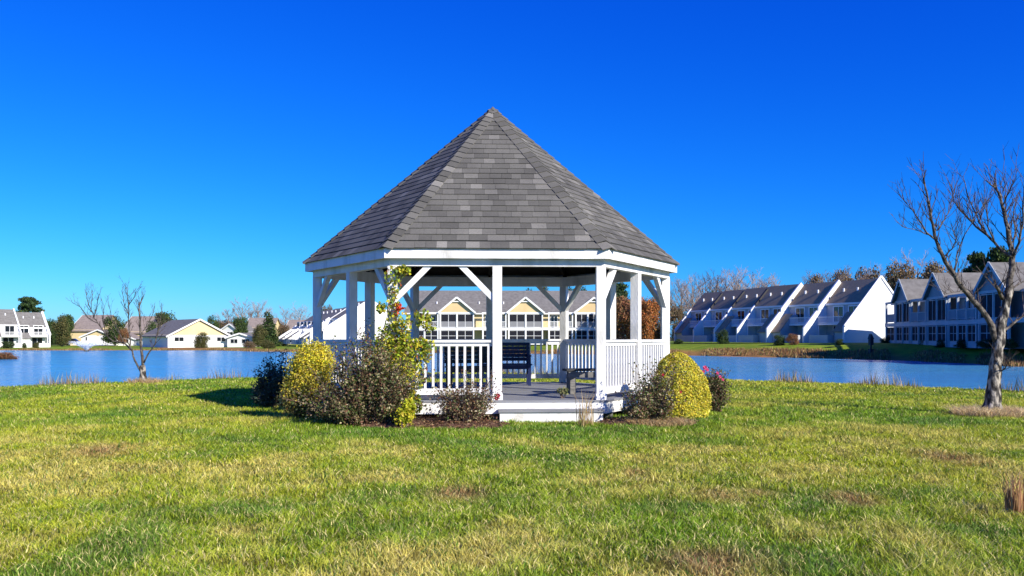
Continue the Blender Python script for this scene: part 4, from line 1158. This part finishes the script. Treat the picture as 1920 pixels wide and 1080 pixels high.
# parked car beyond the lake
car = thing('parked_car', far_loc(136,212,zat(647,212)), R(8), 'small grey car parked by the tan house beyond the lake', 'car')
carp = noise_mat('car_paint', (.16,.17,.22), (.19,.20,.25), 2, .3)
s = MB(); s.prism([(-2.1,.35),(-2.1,.85),(-1.5,.95),(1.2,.95),(2.1,.80),(2.15,.35)], 'y', -.85, .85); s.build('body', carp, car)
s = MB(); s.prism([(-1.6,.955),(-1.1,1.45),(.5,1.47),(1.2,.955)], 'y', -.75, .75); s.build('cabin', M['glass'], car)
s = MB(); s.prism([(-1.05,1.455),(.48,1.475),(.42,1.52),(-1.0,1.50)], 'y', -.72, .72); s.build('car_roof', carp, car)
for wx in (-1.35, 1.35):
    for wy in (-.86, .66):
        s = MB(); s.tube([(wx,wy,.33),(wx,wy+.2,.33)], [.33,.33], 14); s.build('wheel', M['charcoal'], car)

# ------------------------------------------------------------------ far trees
def branch_tree(seed, H, spread, n1=11, twigs=5, thick=.22, upright=.5):
    rnd = random.Random(seed); trunk = MB(); crown = MB()
    tp = [Vector((0,0,-.3))]; 
    for i in range(1,6): tp.append(Vector((rnd.uniform(-.03,.03)*H*.5, rnd.uniform(-.03,.03)*H*.5, H*.85*i/5)))
    trunk.tube(tp, [thick*(1-.82*i/5) for i in range(6)], 6)
    for i in range(n1):
        f = .22+.75*i/n1; z = f*H*.85; k = min(4, int(f*5)); p0 = tp[k].lerp(tp[k+1], f*5-k)
        a = i*2.4+rnd.uniform(-.5,.5); L = spread*(1.15-.7*f)*rnd.uniform(.75,1.2)
        d = Vector((math.cos(a), math.sin(a), upright+rnd.uniform(0,.5))).normalized()
        p1 = p0+d*L*.5; p2 = p1+(d+Vector((rnd.uniform(-.2,.2),rnd.uniform(-.2,.2),.45))).normalized()*L*.5
        r0 = thick*.42*(1-.6*f)
        trunk.tube([p0,p1,p2], [r0,r0*.6,r0*.25], 4)
        for j in range(twigs):
            g = rnd.uniform(.25,1.0); q0 = p0.lerp(p1,g*2) if g < .5 else p1.lerp(p2,g*2-1)
            d2 = (d*.6+Vector((rnd.uniform(-1,1),rnd.uniform(-1,1),rnd.uniform(.1,1.1)))).normalized(); l2 = L*rnd.uniform(.25,.5)
            q1 = q0+d2*l2
            crown.tube([q0,q0.lerp(q1,.5)+Vector((0,0,l2*.05)),q1], [r0*.42,r0*.32,r0*.16], 3)
            for m in range(6):
                d3 = (d2*.7+Vector((rnd.uniform(-1,1),rnd.uniform(-1,1),rnd.uniform(-.1,1)))).normalized()
                q2 = q0.lerp(q1, rnd.uniform(.3,1)); crown.tube([q2,q2+d3*l2*rnd.uniform(.3,.6)], [r0*.26,r0*.12], 3, False)
    return trunk.mesh('trunk', M['far_bark']), crown.mesh('crown', M['far_twig'])
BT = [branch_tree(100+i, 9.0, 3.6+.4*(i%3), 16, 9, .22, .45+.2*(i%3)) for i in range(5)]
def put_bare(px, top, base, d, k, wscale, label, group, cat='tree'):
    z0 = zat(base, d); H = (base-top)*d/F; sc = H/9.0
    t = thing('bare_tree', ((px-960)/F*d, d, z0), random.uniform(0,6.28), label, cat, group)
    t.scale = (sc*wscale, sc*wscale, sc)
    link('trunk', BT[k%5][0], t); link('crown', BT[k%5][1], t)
    return t
def crown_tree(seed, n, lobes, size, cols, wts, trunk_h, tr=.22):
    rng = np.random.default_rng(seed)
    p, d = blob_points(n, lobes, rng, .35, .3)
    cen = p[rng.choice(len(p), max(10, len(p)//60))]; k = rng.choice(len(cen), len(p)); dist = np.linalg.norm(p-cen[k],axis=1)[:,None]
    f = np.where(dist < 1.5, .5, 0.); p = p*(1-f)+cen[k]*f
    c = pick(cols, wts, len(p), rng, .25)
    cm = leaf_mesh('crown', p, np.full(len(p), size), c, M['far_leaf'], d, 1.2, .7, rng)
    s = MB(); rnd = random.Random(seed)
    s.tube([(0,0,-.3),(.05,.03,trunk_h*.5),(-.04,.05,trunk_h)], [tr,tr*.75,tr*.35], 6)
    for i in range(7):
        a = rnd.uniform(0,6.28); z = trunk_h*rnd.uniform(.35,.9); L = rnd.uniform(.8,1.8)
        s.tube([(0,0,z),(math.cos(a)*L,math.sin(a)*L,z+L*.6)], [tr*.35,tr*.12], 4)
    return s.mesh('trunk', M['far_bark']), cm
GREEN = [(.035,.065,.018),(.055,.095,.022),(.09,.13,.03),(.025,.045,.02)]
OLIVE = [(.10,.095,.03),(.15,.13,.045),(.07,.08,.025),(.05,.07,.02)]
BROWN = [(.17,.115,.06),(.23,.16,.09),(.12,.085,.05),(.10,.09,.04)]
ORANGE = [(.42,.13,.035),(.34,.16,.05),(.26,.13,.06),(.5,.2,.04)]
RUST = [(.24,.10,.05),(.30,.14,.06),(.18,.09,.05),(.22,.16,.06)]
def lobes_round(rng, h, r):
    L = [(0,0,h*.55,r*.75,r*.75,h*.40),(0,0,h*.18,r*.6,r*.6,h*.16)]
    for i in range(9):
        a = rng.random()*6.28; q = r*(.35+.35*rng.random()); L.append((math.cos(a)*q, math.sin(a)*q, h*(.18+.66*rng.random()), r*.42, r*.42, h*.16))
    return L
def lobes_cone(rng, h, r):
    L = []
    for i in range(9):
        f = i/8; L.append((rng.normal()*.1*r, rng.normal()*.1*r, h*(.12+.8*f), r*(1-.8*f)*.9+.1, r*(1-.8*f)*.9+.1, h*.11))
        if f < .8:
            a = rng.random()*6.28; q = r*(1-f)*.7; L.append((math.cos(a)*q, math.sin(a)*q, h*(.12+.8*f), r*.4*(1-f)+.2, r*.4*(1-f)+.2, h*.07))
    return L
def lobes_pine(rng, h, r):
    L = []
    for i in range(10):
        a = i*2.4; f = .5+.5*i/9; q = r*(.9-.75*(f-.5)*2)*(.5+.5*rng.random()); L.append((math.cos(a)*q, math.sin(a)*q, h*f*.95, r*.42, r*.42, h*.06))
    L.append((0,0,h*.94,r*.4,r*.4,h*.08)); return L
rg = np.random.default_rng(77)
CT = {
 'green': crown_tree(1, 6500, lobes_round(rg, 9, 3.4), .34, GREEN, [3,3,1.4,2], 6),
 'green2': crown_tree(2, 6500, lobes_round(rg, 9, 3.6), .34, GREEN, [2,3,2,2], 6),
 'pine': crown_tree(3, 4200, lobes_pine(rg, 9, 3.2), .34, GREEN, [4,2,.8,3], 8),
 'cone': crown_tree(4, 5500, lobes_cone(rg, 9, 2.6), .32, GREEN, [3,3,1.2,2], 8),
 'olive': crown_tree(5, 7000, lobes_round(rg, 9, 3.6), .32, OLIVE, [3,2,2,2], 6),
 'brown': crown_tree(6, 7500, lobes_round(rg, 9, 3.6), .30, BROWN, [3,2,2,1.5], 7),
 'orange': crown_tree(7, 6000, lobes_round(rg, 9, 2.8), .32, ORANGE, [3,3,2,1], 6),
 'rust': crown_tree(8, 7000, lobes_round(rg, 9, 3.6), .32, RUST, [3,3,2,2], 6),
}
CW = {'green':3.9,'green2':4.0,'pine':3.9,'cone':2.9,'olive':4.0,'brown':4.0,'orange':3.2,'rust':4.0}
NM = {'green':'broad_tree','green2':'broad_tree','pine':'pine_tree','cone':'evergreen_tree','olive':'broad_tree','brown':'oak_tree','orange':'autumn_tree','rust':'autumn_tree'}
def put_tree(kind, px, top, base, wpx, d, label, group=None, cat='tree', name=None):
    z0 = zat(base, d); H = (base-top)*d/F; Wm = wpx*.5*d/F
    t = thing(name or NM[kind], ((px-960)/F*d, d, z0), random.uniform(0,6.28), label, cat, group)
    t.scale = (Wm/CW[kind], Wm/CW[kind], H/9.2)
    link('trunk', CT[kind][0], t); link('crown', CT[kind][1], t)
    return t
ORD = ['first', 'second', 'third', 'fourth', 'fifth', 'sixth', 'seventh', 'eighth', 'ninth', 'tenth', 'eleventh', 'twelfth', 'thirteenth']
# left side
put_tree('pine', 54, 556, 648, 84, 232, 'tall dark pine rising behind the roof at the left edge of the photo')
put_tree('green', 94, 592, 650, 26, 214, 'dark green tree just right of the left-edge townhouse roof')
put_tree('olive', 116, 588, 651, 42, 206, 'olive-brown tree right of the left-edge townhouses, beyond the lake')
put_tree('green2', 122, 584, 648, 46, 228, 'dark green tree behind the olive-brown tree at left')
put_tree('green', 216, 587, 648, 58, 215, 'big dark green tree seen behind the left branch of the pale bare tree')
put_tree('rust', 232, 612, 647, 22, 208, 'small rust-red tree behind the pale bare tree on the shore')
put_tree('green2', 312, 579, 648, 64, 240, 'rounded green tree left of the yellow-gabled roof')
put_tree('green', 284, 597, 649, 34, 222, 'shadowy green tree behind the left end of the yellow-gabled house')
put_tree('green', 399, 586, 645, 30, 246, 'small green tree behind the right roof slope of the yellow-gabled house')
put_tree('green2', 452, 589, 648, 40, 214, 'green tree right of the small house with a white dormer')
put_tree('cone', 505, 583, 652, 58, 196, 'broad green pine left of the white townhouse row')
put_tree('olive', 486, 606, 653, 36, 186, 'drab olive scrubby tree at the water left of the white townhouse row')
put_tree('brown', 532, 606, 650, 34, 205, 'bare brown thicket tree against the white townhouse row')
for i, (px, top, w_) in enumerate(((428,572,1.0),(455,562,1.05),(484,563,1.1),(536,573,.9),(562,569,1.0))):
    put_bare(px, top, 646, 262, i, w_, ['leafless tree behind the house with the white dormer, leftmost of three', 'tallest leafless tree behind the pines at centre left, middle of three',
             'leafless tree above the broad green pine at centre left', 'leafless reddish tree just left of the white townhouse roof', 'leafless tree over the far end of the white townhouse roof'][i], 'leafless trees beyond the lake at left')
put_tree('brown', 612, 568, 646, 32, 262, 'brown tree peeping over the white townhouse roof between gazebo posts')
put_tree('green', 648, 574, 646, 22, 262, 'small green treetop over the white townhouse roof beside a gazebo post')
for i, px in enumerate((74, 102, 140, 176, 205, 246, 290, 345, 392, 418, 440, 520, 575)):
    k = ('olive','green','brown','olive','green2','brown','green','olive','green','brown','olive','brown','olive')[i]
    put_tree(k, px, 596+(i*29 % 13), 647, 44+(i*17 % 16), 262+(i*13 % 9), 'low %s tree in the mixed treeline behind the left houses, %s from the left' % ({'olive':'olive','green':'dark green','green2':'dark green','brown':'brown'}[k], ORD[i]), 'mixed treeline behind the left houses')
# behind the central block
for i, (px, top, w_, k) in enumerate(((990,531,34,'green'),(1022,529,40,'olive'),(1060,528,44,'green2'),(1094,527,36,'green'))):
    put_tree(k, px, top, 640, w_, 196, ['green treetop over the central roof, nearest the middle gazebo post', 'olive treetop over the central roof, second from the middle gazebo post',
             'green treetop over the central roof, above the back corner post', 'green treetop over the central roof, nearest the right front corner post'][i], 'treetops over the central roof')
# autumn trees right of the central block
put_tree('rust', 1168, 548, 646, 92, 150, 'rust-brown autumn tree seen between the right gazebo posts')
put_tree('orange', 1214, 551, 647, 52, 146, 'bright orange autumn tree seen between the two right-hand gazebo posts')
put_tree('brown', 1238, 554, 646, 74, 160, 'brown tree between the right gazebo corner post and the townhouses')
put_tree('pine', 1160, 530, 640, 84, 178, 'dark pine top above the rust-brown autumn tree')
put_tree('brown', 1272, 566, 645, 36, 172, 'brown tree behind the far end of the right townhouse row')
put_tree('rust', 1196, 556, 648, 70, 166, 'dull rust tree standing behind the bright orange one')
put_tree('brown', 1150, 560, 648, 60, 172, 'brown tree at the right end of the central apartment house')
# right wood
labs = ['first', 'second', 'third', 'fourth', 'fifth', 'sixth', 'seventh', 'eighth', 'ninth', 'tenth', 'eleventh', 'twelfth', 'thirteenth']
rb = [(1278,512,1.0),(1298,506,1.0),(1318,500,1.05),(1344,496,1.1),(1364,504,.95),(1386,492,1.15),(1412,502,1.0),(1438,500,1.05),(1458,512,.9),
      (1522,506,1.0),(1556,498,1.1),(1596,490,1.1),(1640,486,1.15)]
for i, (px, top, w_) in enumerate(rb):
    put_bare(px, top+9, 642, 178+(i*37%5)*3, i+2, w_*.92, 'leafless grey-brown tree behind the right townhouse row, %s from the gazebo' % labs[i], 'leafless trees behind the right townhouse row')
for i, (px, top, w_) in enumerate(((1535,508,70),(1582,499,76),(1628,494,70))):
    put_tree('brown', px, top, 642, w_, 186, ['brown thicket crown behind the white roof walls, left of three', 'brown thicket crown above the dark roofs, middle of three', 'brown thicket crown behind the big white gable, right of three'][i], 'thicket crowns behind the right townhouse row')
put_tree('green', 1336, 535, 642, 20, 168, 'small green treetop over the far end of the right townhouse roof')
put_tree('brown', 1692, 484, 644, 84, 150, 'large brown oak between the white gable and the right-edge apartment house')
put_tree('brown', 1756, 484, 644, 96, 158, 'large brown oak behind the right-edge apartment house roof')
put_bare(1722, 478, 644, 170, 1, 1.1, 'leafless tree standing between the two large brown oaks', 'leafless trees behind the right-edge apartment house')
put_bare(1800, 478, 644, 170, 3, 1.1, 'leafless tree right of the large brown oaks', 'leafless trees behind the right-edge apartment house')
put_tree('pine', 1834, 472, 644, 90, 150, 'dark pine top above the right-edge roof, left of two')
put_tree('pine', 1872, 462, 644, 110, 146, 'dark pine top above the right-edge roof, right of two')
# bushes on the far lawns
def far_bush(px, base, h, w_, d, kind, label, name='far_bush'):
    z0 = zat(base, d); H = h*d/F; Wm = w_*.5*d/F
    t = thing(name, ((px-960)/F*d, d, z0-H*.25), random.uniform(0,6.28), label, 'bush', 'bushes on the far bank')
    t.scale = (Wm/CW[kind], Wm/CW[kind], H*1.25/9.2); link('stem', CT[kind][0], t); link('foliage', CT[kind][1], t)
far_bush(378, 650, 29, 36, 176, 'olive', 'round olive bush in front of the yellow gable')
far_bush(468, 660, 22, 30, 163, 'brown', 'dark brown bush at the water left of the broad green pine')
far_bush(503, 656, 20, 34, 160, 'olive', 'pale green bush on the bank below the white townhouse row')
far_bush(16, 651, 13, 34, 176, 'green', 'long dark hedge before the left-edge townhouses')
far_bush(46, 651, 10, 11, 176, 'green', 'small dark round bush before the left-edge townhouses')
far_bush(68, 651, 10, 14, 176, 'olive', 'small olive bush before the left-edge townhouses')
far_bush(1356, 644, 30, 30, 127, 'green', 'tall dark bush between the townhouse stairs at right')
far_bush(1463, 645, 20, 32, 112, 'green', 'dark green bush at the foot of a white townhouse wall')
far_bush(1486, 645, 22, 26, 111, 'rust', 'dark red bush beside the dark green one at the townhouses')
far_bush(1272, 646, 12, 26, 140, 'green', 'dark hedge at the far end of the right townhouse row')
far_bush(1573, 645, 11, 24, 104, 'green', 'low dark bush at the front corner of the big white gable')
far_bush(1664, 645, 16, 34, 108, 'green', 'dark bush at the back corner of the big white gable')
for i, px in enumerate((1702,1738,1772,1808,1850,1892)):
    far_bush(px, 650, 14+i*.6, 44, u := (104,97,91,86,80,75)[i], 'green', 'dark foundation hedge clump along the right-edge apartment house, %s from the white gable' % labs[i])
far_bush(8, 678, 20, 60, 96, 'rust', 'rust-brown waterside bush on the point at the left edge of the photo')

# nest-box post by the water at right
q = at(1633, 668, 96.0)
t = thing('post_with_box', (q.x, q.y, float(ground_z(q.x, q.y))), R(20), 'dark post with a pointed box at the water in front of the white gable', 'post')
s = MB(); s.box(-.10,.10,-.10,.10,-.3,2.0); s.build('post', M['metal'], t)
s = MB(); s.box(-.32,.32,-.28,.28,1.3,2.2); s.build('box', M['metal'], t)
s = MB(); s.prism([(-.42,2.2),(.42,2.2),(-.1,2.95)], 'y', -.34, .34); s.build('box_roof', M['metal'], t)
s = MB(); s.box(-.36,.36,-.30,.30,-.3,.7); s.build('base', M['metal'], t); t.scale = (.62, .62, .70)

# fountain in the lake
rng = np.random.default_rng(5)
fp = at(162, 659, 149.0); fp.z = WZ
t = thing('fountain', fp, 0, 'white fountain spray fanning up from the lake at left', 'fountain')
n = 5200; a = rng.random(n)*6.283; f = rng.random(n); sp = .25+.75*rng.random(n)
rr = f*2.7*sp; zz = 1.05*f*(2.2-1.25*f)*(.75+.5*rng.random(n))*1.25
p = np.stack((np.cos(a)*rr, np.sin(a)*rr, zz+.05),-1)
wat, nn, bb = new_mat('spray'); bb.inputs['Base Color'].default_value = (.80,.84,.88,1); bb.inputs['Roughness'].default_value = .3
o = link('spray', leaf_mesh('spray', p, np.full(n,.085), np.ones((n,3))*.8, wat, None, 1, .8, rng), t); o['kind'] = 'stuff'
s = MB(); s.tube([(0,0,-.3),(0,0,.12)], [.5,.4], 14); s.tube([(0,0,.12),(0,0,.3)], [.08,.06], 8); s.build('nozzle', M['charcoal'], t)
